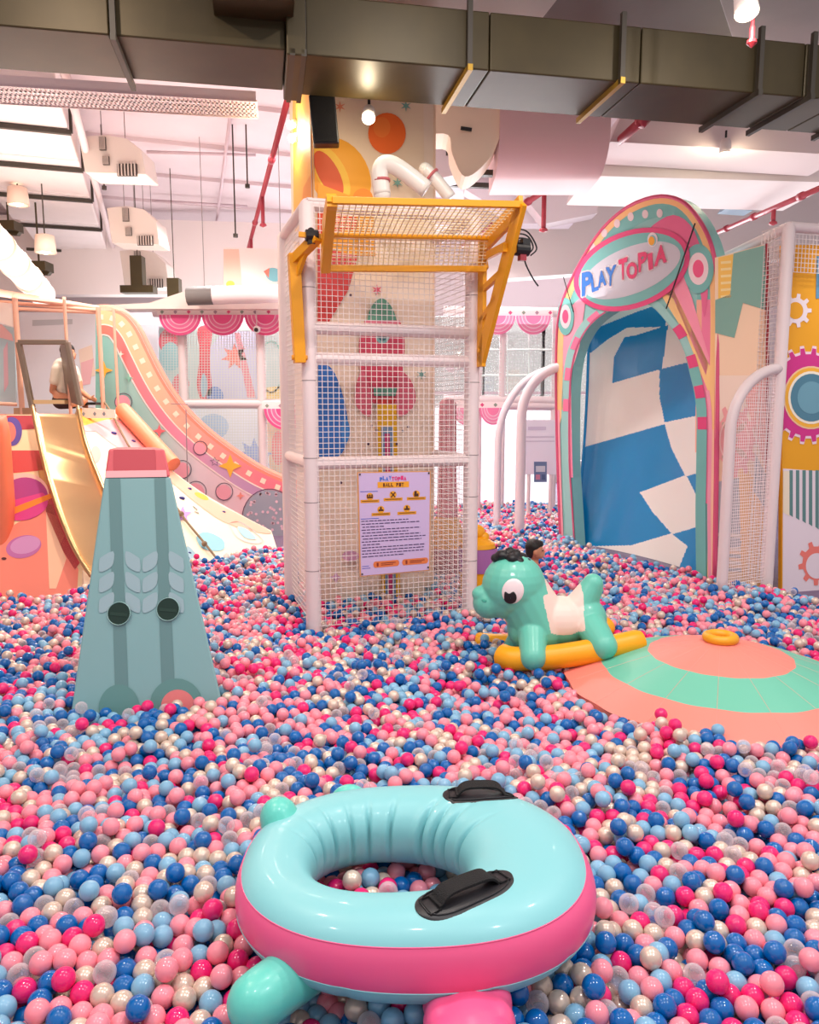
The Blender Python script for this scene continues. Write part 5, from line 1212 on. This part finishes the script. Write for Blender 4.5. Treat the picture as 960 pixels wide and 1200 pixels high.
# ================================================================== rocking horse
HG = M('vinyl_mint', '#66c4b0', .4, bump=.1, bscale=14, coat=.12); CRM = M('vinyl_cream', '#f0d6cb', .45)
hb = atz(650, 768, S); HY = 5.22
ho_ = thing('rocking_horse', Vector((hb.x, HY, S - .05)), 'mint inflatable toy horse with cream saddle on yellow rockers', 'inflatable horse')
px_m = 1 / 900 * HY / .972
def hp_(x, y, dy=0): return at(x, y, HY + dy)
R1 = lambda r_: r_ * px_m
parts = [('s', hp_(602, 686), (R1(37), R1(34), R1(37))), ('c', hp_(592, 699), hp_(573, 706), R1(26), R1(19)), ('s', hp_(566, 696), (R1(13), R1(13), R1(10))), ('s', hp_(572, 713), (R1(15), R1(16), R1(11))),
         ('c', hp_(610, 694), hp_(632, 734), R1(31), R1(32)), ('c', hp_(618, 690), hp_(640, 722), R1(24), R1(24)), ('s', hp_(655, 728), (R1(38), R1(29), R1(30))), ('s', hp_(684, 726), (R1(27), R1(27), R1(28))), ('s', hp_(616, 735), (R1(22), R1(24), R1(26))),
         ('c', hp_(680, 710), hp_(695, 684), R1(18), R1(12)), ('c', hp_(684, 712), hp_(697, 690), R1(15), R1(10)),
         ('c', hp_(624, 742, -.12), hp_(625, 770, -.27), R1(17), R1(15)), ('c', hp_(612, 742, .12), hp_(598, 765, .16), R1(14), R1(12)),
         ('c', hp_(694, 736, -.12), hp_(708, 757, -.29), R1(18), R1(15)), ('c', hp_(688, 738, .12), hp_(700, 752, .16), R1(15), R1(12))]
hs = blob('horse_body', parts, [HG, CRM], ho_, .0075, 7)
cs_ = hp_(656, 712); 
def saddle(c):
    d = c - C0; f = d.dot(F_); px = 480 + FPX * d.x / (d.y * math.cos(TH) - (d.z) * 0 + 0) if False else None
    u_ = (c.x - hp_(657, 700).x) / (R1(25)); v_ = (hp_(657, 700).z - c.z) / R1(38)
    if v_ < -.2 and u_ < -.72 + .25 * min(0, v_ + .2): return 0
    if v_ < -.6: return 1 if -.74 < u_ < .9 else 0
    lim = .95 * (1 - .25 * max(0, v_)) ; return 1 if abs(u_ - .12 * v_) < lim and v_ < .98 - .35 * abs(u_) ** 3 else 0
# smooth the saddle edge with a finer skin
paint(hs, saddle)
hbv = bmesh.new(); hbv.from_mesh(hs.data); hbt = BVHTree.FromBMesh(hbv); hbv.free(); hb0 = base_of(ho_)
def side_drape(x, y, off):
    p = hp_(x, y); p.y -= .6; h = hbt.ray_cast(p - hb0, Vector((0, 1, 0)))
    return h[0] + hb0 + Vector((0, -1, 0)) * off * .5 + h[1] * off * .5 if h[0] is not None else hp_(x, y)
def decal(pts, c, mat, nm, off, parent):
    cx, cy = c; rows = []
    for f in (0.02, .25, .5, .75, .92, 1): rows.append([side_drape(cx + (x - cx) * f, cy + (y - cy) * f, off if f < 1 else off * .2) for x, y in pts])
    mb = MB(); mb.grid(rows, closed_u=True); return mb.build(nm, mat, parent, True)
EW = M('eye_white', '#f4e6e8', .4)
ey = decal(ell(597, 685.5, 12, 14.5, 28, rot=18), (597, 685.5), EW, 'eye', .006, ho_)
decal(sp2([(587, 691), (588, 685.5), (592.5, 687.5), (597.5, 685), (601, 690), (600, 697), (594, 700), (588, 697)], 3, True), (594, 692.5), BLACK, 'pupil', .011, ey)
decal(ell(566, 700, 3, 1.6, 12), (566, 700), M('mint_dark', '#3fa591', .4), 'nostril', .004, ho_)
mb = []
random.seed(4)
for i, (x, y, r_, dy) in enumerate([(581, 654, 6, 0), (588, 650, 7, -.02), (596, 648, 7, .02), (604, 649, 7, -.02), (611, 653, 7, .02), (617, 659, 6.5, -.02), (622, 666, 5.5, .0), (590, 655, 6, .05), (600, 654, 7, -.06), (609, 658, 6, -.06), (584, 651, 5, .04), (598, 645, 5, 0)]):
    mb.append(('s', hp_(x, y, dy), (R1(r_), R1(r_) * 1.3, R1(r_) * .85)))
mane = blob('mane', mb, M('mane_black', '#14151a', .45, bump=.4, bscale=40), ho_, .009, 3)
YV = M('vinyl_yellow', '#f3a70c', .4, bump=.05, bscale=12)
def rocker(pts, r_): 
    P = spline(pts, 6); n_ = len(P); mb = MB(); mb.tube(P, [r_ * (1 if 0 < i < n_ - 1 else .86) for i in range(n_)], 20); return mb.build('rocker', YV, ho_, 'auto')
rocker([at(588, 768, 5.10), at(604, 772, 5.02), at(648, 770, 4.98), at(700, 762, 4.96), at(752, 751, 5.02)], .082)
rocker([at(558, 752, 5.62), at(586, 754, 5.58), at(640, 752, 5.56), at(690, 744, 5.58), at(714, 732, 5.66)], .072)
mb = MB(); mb.tube([at(640, 764, 5.05), at(640, 756, 5.5)], .045, 14); mb.build('cross_tube', YV, ho_, True)
# ================================================================== tent-like dome
dc = Vector((1.98, 4.74, 0)); dr = .97; dhh = .235
dm = thing('dome_mat', dc, 'low round padded dome in coral and mint with a yellow ring on top at right', 'dome')
CO = M('coral_vinyl', '#f08a7c', .45, bump=.05, bscale=6); MT = M('mint_vinyl', '#6cc0a6', .45, bump=.05, bscale=6)
def dome_h(r_): x = r_ / dr; return S - .05 + (dhh + .05) * (1 - x ** 1.25) ** 1.0
def dome_band(r0, r1, n_, mat, nm):
    mb = MB(); rows = []
    for i in range(n_ + 1):
        r_ = r0 + (r1 - r0) * i / n_
        rows.append([dc + Vector((r_ * (1 - .008 * (1 + math.cos(16 * a_))) * math.cos(a_), r_ * (1 - .008 * (1 + math.cos(16 * a_))) * math.sin(a_), dome_h(r_))) for a_ in np.linspace(0, 2 * math.pi, 129)[:-1]])
    mb.grid(rows, closed_u=True); return mb.build(nm, mat, dm, True)
dome_band(.02, .44, 8, CO, 'inner_panel'); dome_band(.44, .73, 6, MT, 'mint_band'); dome_band(.73, dr, 6, CO, 'outer_band')
mb = MB(); mb.grid([[dc + Vector((dr * .985 * math.cos(a_), dr * .985 * math.sin(a_), z_)) for a_ in np.linspace(0, 2 * math.pi, 129)[:-1]] for z_ in (dome_h(dr) + .002, 0)], closed_u=True); mb.build('skirt', CO, dm, True)
mb = MB(); mb.tube([dc + Vector((.082 * math.cos(a_), .082 * math.sin(a_), S + dhh + .008)) for a_ in np.linspace(0, 2 * math.pi, 41)[:-1]], .030, 12, closed=True); mb.build('top_ring', M('ring_yellow', '#e9a51c', .4), dm, True)
mb = MB()
for k in range(16):
    a_ = 2 * math.pi * k / 16; mb.tube([dc + Vector((r_ * .985 * math.cos(a_), r_ * .985 * math.sin(a_), dome_h(r_) - .0003)) for r_ in np.linspace(.12, .96, 20)], .0014, 5)
mb.build('radial_seam', M('seam_coral', '#e0988c', .5), dm, True)
# ================================================================== yellow and purple toy behind the tower
tcn = at(560, 655, 7.2); tcn.z = 0
ty = thing('spring_rider', tcn, 'yellow and purple foam toy half hidden behind the horse head', 'toy')
zc = lambda y: at(560, y, 7.2).z
mb = MB(); mb.lathe(tcn, [(.17, 0), (.175, zc(660)), (.17, zc(668) + .04)], 24); mb.build('toy_base', YV, ty, 'auto')
mb = MB(); mb.lathe(tcn, [(.185, zc(668) + .0), (.19, zc(655)), (.185, zc(641))], 24); mb.build('purple_drum', M('toy_purple', '#a769a9', .45), ty, 'auto')
mb = MB(); mb.lathe(tcn, [(.17, zc(641)), (.16, zc(636)), (.08, zc(629)), (.001, zc(628))], 24); mb.build('yellow_cone', YV, ty, 'auto')
mb = MB(); mb.sphere(Vector((tcn.x - .04, tcn.y, zc(624))), (.11, .08, .085), 16, 12); mb.sphere(Vector((tcn.x + .05, tcn.y, zc(630))), (.06, .06, .06), 14, 10); mb.build('toy_head', YV, ty, True)
# ================================================================== people
SK = M('skin_tone', '#c98d6c', .5); HR = M('dark_hair', '#17120f', .6, bump=.5, bscale=60)
def person(loc, lab): return thing('person', loc, lab, 'person')
# child in the balls
kc = at(627, 644, 7.9)
ch = person(Vector((kc.x, kc.y, S - .2)), 'child with short dark hair, only the head showing above the balls behind the horse')
blob('body', [('s', kc + Vector((.012, 0, -.01)), (.076, .09, .095)), ('s', kc + Vector((.045, -.02, -.05)), (.05, .055, .045)), ('s', kc + Vector((.092, -.02, -.022)), (.014, .013, .018)), ('s', kc + Vector((-.01, -.088, -.02)), (.02, .012, .028)), ('c', kc - Z * .1, kc - Z * .22, .04, .045)], SK, ch, .008, 4)
blob('hair', [('s', kc + Vector((-.012, .01, .03)), (.092, .1, .085)), ('s', kc + Vector((-.045, .0, -.01)), (.055, .08, .08)), ('s', kc + Vector((.04, 0, .06)), (.05, .06, .04))], HR, ch, .008, 3)
blob('shirt', [('s', kc + Vector((-.01, 0, -.33)), (.13, .09, .12)), ('c', kc + Vector((-.1, -.02, -.30)), kc + Vector((-.13, -.1, -.36)), .045, .04), ('c', kc + Vector((.1, -.02, -.30)), kc + Vector((.13, -.1, -.36)), .045, .04)], M('shirt_navy', '#2a2f4a', .8), ch, .01, 4)
mb = MB(); mb.sphere(kc + Vector((.07, -.07, -.0)), (.008, .006, .006), 8, 6); mb.sphere(kc + Vector((.085, -.03, -.0)), (.006, .008, .006), 8, 6); mb.build('eye', BLACK, ch, True)
# seated man on the platform, facing right
MY = 10.62
def q(x, y, dy=0): return at(x, y, MY + dy)
mn_ = person(Vector((q(75, 476).x, MY, q(75, 476).z)), 'seated man in a white t-shirt on the platform at the top of the steel slide')
hd = q(80, 414)
body_parts = [('s', hd, (.085, .078, .115)), ('s', hd + Vector((.05, -.01, -.05)), (.05, .05, .05)), ('s', hd + Vector((.092, 0, -.015)), (.016, .014, .022)), ('s', hd + Vector((-.0, -.078, -.02)), (.022, .012, .03)),
     ('c', hd - Z * .08, q(77, 427), .055, .06), ('c', q(64, 446, -.14), q(62, 458, -.14), .05, .045), ('c', q(62, 458, -.14), q(73, 467, -.2), .042, .032), ('c', q(92, 446, .14), q(94, 458, .1), .05, .042), ('c', q(94, 458, .1), q(106, 467, 0), .04, .03),
     ('c', q(70, 467, -.14), q(96, 470, -.2), .085, .06), ('c', q(96, 470, -.2), q(84, 474, -.3), .055, .04),
     ('c', q(70, 468, .1), q(98, 470, .1), .085, .06), ('c', q(98, 470, .1), q(100, 476, .0), .055, .04)]
hand = q(74, 468, -.2)
for k in range(4): body_parts.append(('c', hand + Vector((.02, -.01, .018 - k * .016)), hand + Vector((.085 - abs(k - 1) * .01, -.02, .010 - k * .016)), .010, .008))
body_parts.append(('c', hand + Vector((.01, -.01, .02)), hand + Vector((.05, -.02, .055)), .011, .008))
hand = q(107, 467, 0)
for k in range(4): body_parts.append(('c', hand + Vector((.02, -.01, .018 - k * .016)), hand + Vector((.085 - abs(k - 1) * .01, -.02, .0 - k * .016)), .010, .008))
body_parts.append(('c', hand + Vector((.01, -.01, .02)), hand + Vector((.05, -.02, .045)), .011, .008))
blob('body', body_parts, SK, mn_, .009, 3)
blob('hair', [('s', hd + Vector((-.018, .012, .045)), (.098, .094, .095)), ('s', hd + Vector((-.06, .01, -.02)), (.045, .07, .07))], HR, mn_, .009, 3)
blob('t_shirt', [('c', q(75, 432), q(74, 462), .15, .14), ('s', q(76, 440), (.19, .15, .16)), ('c', q(67, 433, -.12), q(64, 447, -.14), .075, .066), ('c', q(86, 434, .12), q(91, 447, .14), .075, .066)], M('shirt_white', '#ded6c8', .8, bump=.3, bscale=10), mn_, .012, 5)
blob('shorts', [('c', q(71, 470, -.12), q(84, 471, -.16), .11, .092), ('c', q(71, 470, .1), q(86, 471, .1), .11, .092)], M('shorts_dark', '#3a2f30', .8), mn_, .012, 4)
mb = MB(); mb.sphere(hd + Vector((.062, -.05, .012)), (.01, .008, .007), 8, 6); mb.build('eye', BLACK, mn_, True)
c = q(104, 473, -.08); mb = MB(); mb.frame_box(c, Vector((.13, 0, 0)), Vector((0, .1, 0)), Z * .018); mb.build('laptop_case', BLACK, None, label='flat black case lying on the platform beside the seated man', cat='case', bevel=.006)
# ================================================================== the balls
def settle(L, r, layers, steps):
    """drop balls into a wrapping square tray and let them push each other into a loose heap"""
    g = np.random.default_rng(3); d = 2 * r; N = int(3340 * L * L * layers); p = g.random((N, 3)) * [L, L, .7]; p[:, 2] += r; N0 = 0
    nc = int(L / d); cs = L / nc
    for it in range(steps):
        p[:, 2] -= .004 if it < steps * .6 else (.0006 if it < steps * .85 else 0)
        p[:, :2] %= L
        cc = np.minimum((p[:, :2] / cs).astype(int), nc - 1); cz = (p[:, 2] / d).astype(int).clip(0, 40)
        key = (cc[:, 0] * nc + cc[:, 1]) * 64 + cz; order = np.argsort(key, kind='stable'); ks = key[order]; disp = np.zeros_like(p); cnt = np.zeros(N)
        for dx in (-1, 0, 1):
            for dy in (-1, 0, 1):
                for dz in (-1, 0, 1):
                    nk = (((cc[:, 0] + dx) % nc) * nc + (cc[:, 1] + dy) % nc) * 64 + cz + dz
                    s_ = np.searchsorted(ks, nk, 'left'); e_ = np.searchsorted(ks, nk, 'right')
                    for j in range((e_ - s_).max()):
                        w1 = np.where(s_ + j < e_)[0]; q1_ = order[(s_ + j)[w1]]; vv = p[w1] - p[q1_]; vv[:, :2] -= L * np.round(vv[:, :2] / L)
                        ll = np.linalg.norm(vv, axis=1); hit = (ll < d) & (w1 != q1_)
                        if hit.any(): o1 = w1[hit]; disp[o1] += vv[hit] / (ll[hit] + 1e-9)[:, None] * ((d - ll[hit]) * .5)[:, None]; cnt[o1] += 1
        p += disp * (1 / np.sqrt(np.maximum(cnt, 1)))[:, None]; p[:, 2] = np.maximum(p[:, 2], r)
    p[:, 2] -= np.percentile(p[:, 2], 97); p[:, :2] %= L
    return p[p[:, 2] < .05]
TS = 1.68; BR = .035
tl = settle(TS, BR, .185, 620)
X0, X1, Y0_, Y1_ = -9.0, 9.0, .8, 15.5
allb = []
for i in range(int(X0 // TS), int(X1 // TS) + 1):
    for j in range(0, int(Y1_ // TS) + 1): allb.append(tl + [i * TS, j * TS, 0])
B = np.concatenate(allb)
x, y, zr_ = B[:, 0], B[:, 1], B[:, 2]
bump = .022 * np.sin(1.9 * x + .7 * y + 1) + .02 * np.sin(2.6 * y - 1.3 * x) + .014 * np.sin(5.1 * x + 3.3 * y) + .012 * np.sin(6.3 * y - 4.1 * x + 2) + .006 * rng.standard_normal(len(x))
surf_h = S - BR + .01 + bump * np.clip((y - 1) / 2, .4, 1)
ok = (y > Y0_) & (y < Y1_) & (np.abs(x) < .62 * y + 1.3)
lim = np.where(y < 5.5, -.16, np.where(y < 8, -.105, -.08)); ok &= zr_ > lim; ok &= ~((zr_ > -.045) & (rng.random(len(x)) < .22))
z = surf_h + zr_
def seg_d(px_, py_, a, b):
    a = np.array(a[:2]); b = np.array(b[:2]); d = b - a; t_ = np.clip(((px_ - a[0]) * d[0] + (py_ - a[1]) * d[1]) / (d @ d), 0, 1)
    return np.hypot(px_ - a[0] - t_ * d[0], py_ - a[1] - t_ * d[1])
# float
ang = np.arctan2((y - fcy) / .48, (x - fcx) / .595); sq = (np.abs(np.cos(ang)) ** 2.25 + np.abs(np.sin(ang)) ** 2.25) ** (-1 / 2.25)
ro_ = np.hypot((x - fcx) / .595, (y - fcy) / .48) / sq
ang2 = np.arctan2((y - fcy) / .2, (x - fcx + .085) / .26); sq2 = (np.abs(np.cos(ang2)) ** 2.25 + np.abs(np.sin(ang2)) ** 2.25) ** (-1 / 2.25); ri_ = np.hypot((x - fcx + .085) / .26, (y - fcy) / .2) / sq2
a_r = (ri_ - 1) * .23; b_r = (1 - ro_) * .53; hw_ = np.maximum((a_r + b_r) / 2, .1)
ok &= ~(((a_r - hw_) / (hw_ + BR * .8)) ** 2 + ((z - fz) / (.14 + BR * .8)) ** 2 < 1)
for c_, r_ in (((-.30, 2.05), .11), ((-.41, 1.98), .12), ((.165, 1.75), .14), ((.165, 1.87), .15)): ok &= ~((np.hypot(x - c_[0], y - c_[1]) < r_) & (z > S - .13))
# dome
rd = np.hypot(x - dc.x, y - dc.y); ok &= ~((rd < dr) & (z < S - .05 + (dhh + .05) * (1 - np.clip(rd / dr, 0, 1) ** 1.25) + .028) & (rd < dr)); ok &= ~(rd < dr - .12)
# pyramid
fp = [FL0, FR0, bk[1], bk[0]]; inb = np.ones(len(x), bool)
for i in range(4):
    p_, q_ = fp[i], fp[(i + 1) % 4]; inb &= ((q_.x - p_.x) * (y - p_.y) - (q_.y - p_.y) * (x - p_.x)) / math.hypot(q_.x - p_.x, q_.y - p_.y) > -.01
ok &= ~inb
# horse rockers and legs
for a_, b_, r_ in ((at(586, 770, 5.12), at(752, 758, 5.04), .10), (at(556, 757, 5.62), at(714, 736, 5.66), .095), (at(640, 764, 5.05), at(640, 756, 5.5), .07)): ok &= ~((seg_d(x, y, a_, b_) < r_) & (z > S - .12))
# tower posts, pillar, toy, people, panels
for c_ in (A, Bq, Cq, Dq, rp, rb, re_, hp): ok &= np.hypot(x - c_.x, y - c_.y) > .085
ux = (x - PFL.x) * U.x + (y - PFL.y) * U.y; vx = (x - PFL.x) * V.x + (y - PFL.y) * V.y; ok &= ~((ux > -.03) & (ux < pw + .03) & (vx > -.03) & (vx < 1.15))
ok &= np.hypot(x - tcn.x, y - tcn.y) > .2; ok &= np.hypot(x - at(524, 600, 8.1).x, y - 8.1) > .22
ok &= ~((np.hypot(x - kc.x, y - kc.y) < .1) & (z > S - .12))
# arch: nothing inside the shell and none behind the panel line
da = (x - a0.x) * an.x + (y - a0.y) * an.y; la = (x - a0.x) * au.x + (y - a0.y) * au.y
ok &= ~((np.abs(da + .08) < .12) & (la > -.1) & (la < .25)); ok &= ~((np.abs(da + .08) < .12) & (la > W_ - .3) & (la < W_ + .05)); ok &= ~((da < .06) & (la > .1) & (la < W_ + 3)); ok &= ~((da < .12 + .30) & (la > .35) & (la < W_ - .2) & (da < .32 - .5 * ((la - W_ * .52) / (W_ * .5)) ** 2))
ok &= ~((x > rp.x - .05 - (y - rp.y) * .1) & (y > rp.y - .0 + (x - rp.x) * .27)) 
ok &= ~((la > W_ - .1) & (y > 7.9) & (da < .3))
# left slopes
d1 = (x - TLp.x) * rn.x + (y - TLp.y) * rn.y + (z - TLp.z) * rn.z; ok &= ~((d1 < .03) & (x < -1.4) & (y > 7.2))
d2 = (x - hp0.x) * hnm.x + (y - hp0.y) * hnm.y + (z - hp0.z) * hnm.z; ok &= ~((d2 < .03) & (x < -3.0) & (y > 6.5))
ok &= ~((y > Yw - .1) & (x < at(375, 600, Yw).x)); ok &= ~((np.abs(y - 7.9) < .16) & (x < at(12, 600, 7.9).x + .05)); ok &= ~((y > 14.0))
B = np.c_[x, y, z][ok]; nB = len(B)
# colours, in loose clusters
bx, by = B[:, 0], B[:, 1]
cols = ['royal blue', 'sky blue', 'pale pink', 'hot pink', 'pearl beige', 'clear']
wts = np.array([.22, .17, .24, .125, .155, .09])
field = np.stack([np.sin(bx * (2.1 + .7 * k) + k * 2.3 + 1.3 * np.sin(by * (1.7 + .4 * k) + k)) * np.cos(by * (2.6 - .3 * k) + k * 1.7) for k in range(6)], 1)
pr = wts * np.exp(.75 * field); pr /= pr.sum(1, keepdims=True)
ci = (rng.random(nB)[:, None] > np.cumsum(pr, 1)).sum(1).clip(0, 5)
def ball_mat(name, col, rough, metal=0, coat=0.15):
    m = bpy.data.materials.new(name); m.use_nodes = True; nt = m.node_tree; b = nt.nodes['Principled BSDF']
    b.inputs['Roughness'].default_value = rough; b.inputs['Metallic'].default_value = metal; b.inputs['Coat Weight'].default_value = coat; b.inputs['Coat Roughness'].default_value = .06
    tc = nt.nodes.new('ShaderNodeTexCoord'); n = nt.nodes.new('ShaderNodeTexNoise'); n.inputs['Scale'].default_value = 9; nt.links.new(tc.outputs['Object'], n.inputs['Vector'])
    h = nt.nodes.new('ShaderNodeHueSaturation'); h.inputs['Color'].default_value = lin(col); mr = nt.nodes.new('ShaderNodeMapRange'); mr.inputs['To Min'].default_value = .82; mr.inputs['To Max'].default_value = 1.18
    nt.links.new(n.outputs['Fac'], mr.inputs['Value']); nt.links.new(mr.outputs[0], h.inputs['Value']); nt.links.new(h.outputs[0], b.inputs['Base Color'])
    return m
BM = [ball_mat('ball_royal_blue', '#0062ae', .13), ball_mat('ball_sky_blue', '#7fb2d2', .14), ball_mat('ball_pale_pink', '#f390a0', .14), ball_mat('ball_hot_pink', '#e82372', .13), ball_mat('ball_pearl', '#d9c3b4', .25, .25)]
cm = bpy.data.materials.new('ball_clear'); cm.use_nodes = True; nt = cm.node_tree; nt.nodes.clear()
o_ = nt.nodes.new('ShaderNodeOutputMaterial'); mx = nt.nodes.new('ShaderNodeMixShader'); t1 = nt.nodes.new('ShaderNodeBsdfTransparent'); g1 = nt.nodes.new('ShaderNodeBsdfPrincipled'); lw = nt.nodes.new('ShaderNodeLayerWeight'); lw.inputs[0].default_value = .45; mr = nt.nodes.new('ShaderNodeMapRange'); mr.inputs['To Min'].default_value = .16; mr.inputs['To Max'].default_value = .75
g1.inputs['Base Color'].default_value = lin('#f4e8ee'); g1.inputs['Roughness'].default_value = .15; g1.inputs['Coat Weight'].default_value = .5; t1.inputs[0].default_value = (.9, .88, .9, 1)
cm.blend_method = 'HASHED'; nt.links.new(lw.outputs['Facing'], mr.inputs['Value']); nt.links.new(mr.outputs[0], mx.inputs[0]); nt.links.new(t1.outputs[0], mx.inputs[1]); nt.links.new(g1.outputs[0], mx.inputs[2]); nt.links.new(mx.outputs[0], o_.inputs[0])
BM.append(cm)
def ico(sub):
    bm = bmesh.new(); bmesh.ops.create_icosphere(bm, subdivisions=sub, radius=BR); v = np.array([p.co[:] for p in bm.verts]); bm.verts.ensure_lookup_table(); f = np.array([[q_.index for q_ in p.verts] for p in bm.faces]); bm.free(); return v, f
# which balls show largest in the frame: splat a coarse picture of ball numbers
rel = B - np.array(C0[:]); fd = rel @ np.array(F_[:]); pxs = 480 + FPX * rel[:, 0] / fd; pys = 600 - FPX * (rel @ np.array(U_[:])) / fd
near = np.where((B[:, 1] < 4.2) & (pys < 1215) & (pxs > -12) & (pxs < 972))[0]
near = near[np.argsort(-fd[near])]; buf = -np.ones((1200, 960), int)
for k in near:
    r_ = FPX * BR / fd[k]; cx, cy = pxs[k], pys[k]; x0, x1, y0, y1 = max(int(cx - r_), 0), min(int(cx + r_) + 1, 960), max(int(cy - r_), 0), min(int(cy + r_) + 1, 1200)
    if x0 >= x1 or y0 >= y1: continue
    yy, xx = np.mgrid[y0:y1, x0:x1]; s_ = buf[y0:y1, x0:x1]; s_[(xx - cx) ** 2 + (yy - cy) ** 2 < r_ * r_] = k
yy, xx = np.mgrid[0:1200, 0:960]
fm = (((xx - 487) / 208) ** 2 + ((yy - 1050) / 128) ** 2 < 1) & ~(((xx - 455) / 88) ** 2 + ((yy - 1030) / 26) ** 2 < 1)
fm |= (xx > 497) & (xx < 603) & (yy > 1150); fm |= ((xx - 310) / 46) ** 2 + ((yy - 1165) / 46) ** 2 < 1
buf[fm] = -1
cnt = np.bincount(buf[buf >= 0], minlength=nB); top300 = np.argsort(-cnt)[:300]
pick = np.zeros(nB, bool); pick[top300] = True
vh, fh = ico(4); shared = []
for k in range(6):
    me = bpy.data.meshes.new('ball'); me.from_pydata(vh.tolist(), [], fh.tolist()); me.materials.append(BM[k]); me.shade_smooth(); shared.append(me)
adj = ['royal blue', 'sky blue', 'pale pink', 'hot pink', 'pearly beige', 'clear']
def seen(x_, y_, own):
    x_, y_ = int(x_), int(y_)
    if 0 <= x_ < 960 and 0 <= y_ < 1200 and buf[y_, x_] >= 0 and buf[y_, x_] != own: return adj[ci[buf[y_, x_]]]
    return None
for k in top300:
    px_, py_ = pxs[k], pys[k]; r_ = FPX * BR / fd[k]
    if ((px_ - 455) / 100) ** 2 + ((py_ - 1030) / 45) ** 2 < 1: where = 'inside the ring'
    elif py_ > 1165: where = 'at bottom edge, ' + ('far left' if px_ < 130 else 'left' if px_ < 320 else 'centre' if px_ < 640 else 'right' if px_ < 830 else 'far right')
    elif px_ < 300: where = ('by left edge, ' if px_ < 100 else 'left of ring, ') + ('low' if py_ > 1090 else 'halfway' if py_ > 1010 else 'high')
    elif px_ > 675: where = ('by right edge, ' if px_ > 860 else 'right of ring, ') + ('low' if py_ > 1090 else 'halfway' if py_ > 1010 else 'high')
    elif py_ > 1080: where = 'in front of ring'
    else: where = 'behind the ring'
    lc, rc = seen(px_ - 1.7 * r_, py_, k), seen(px_ + 1.7 * r_, py_, k)
    extra = ', ' + ' and '.join(q_ for q_ in ((lc + ' left') if lc else '', (rc + ' right') if rc else '') if q_) if (lc or rc) else ''
    o = bpy.data.objects.new('ball', shared[ci[k]]); COL.objects.link(o); o.location = B[k]; o.rotation_euler = (random.random() * 3, random.random() * 3, 0)
    tag(o, adj[ci[k]] + ' plastic ball ' + where + extra, 'ball', 'nearest balls of the ball pit')
# all further balls: one object
V_, T_, MI_ = [], [], []; off = 0
rest = np.where(~pick)[0]
for sub, lo, hi in ((4, 0, 2.9), (3, 2.9, 5.2), (2, 5.2, 99)):
    idx = rest[(B[rest, 1] >= lo) & (B[rest, 1] < hi)]
    v, f = ico(sub if sub > 2 else 2)
    if not len(idx): continue
    V_.append((B[idx][:, None, :] + v[None]).reshape(-1, 3)); T_.append((f[None] + (np.arange(len(idx)) * len(v))[:, None, None]).reshape(-1, 3) + off); MI_.append(np.repeat(ci[idx], len(f))); off += len(idx) * len(v)
V_ = np.concatenate(V_).astype(np.float32); T_ = np.concatenate(T_).astype(np.int32); MI_ = np.concatenate(MI_).astype(np.int32)
me = bpy.data.meshes.new('plastic_balls'); me.vertices.add(len(V_)); me.vertices.foreach_set('co', V_.ravel()); me.loops.add(T_.size); me.loops.foreach_set('vertex_index', T_.ravel())
me.polygons.add(len(T_)); me.polygons.foreach_set('loop_start', np.arange(0, T_.size, 3, dtype=np.int32)); me.polygons.foreach_set('material_index', MI_)
me.update(calc_edges=True); me.shade_smooth()
for m in BM: me.materials.append(m)
o = bpy.data.objects.new('plastic_balls', me); COL.objects.link(o)
tag(o, 'sea of small pink, blue, pearl and clear plastic balls filling the whole pit', 'balls', kind='stuff')
print('balls', nB, 'tris', len(T_))
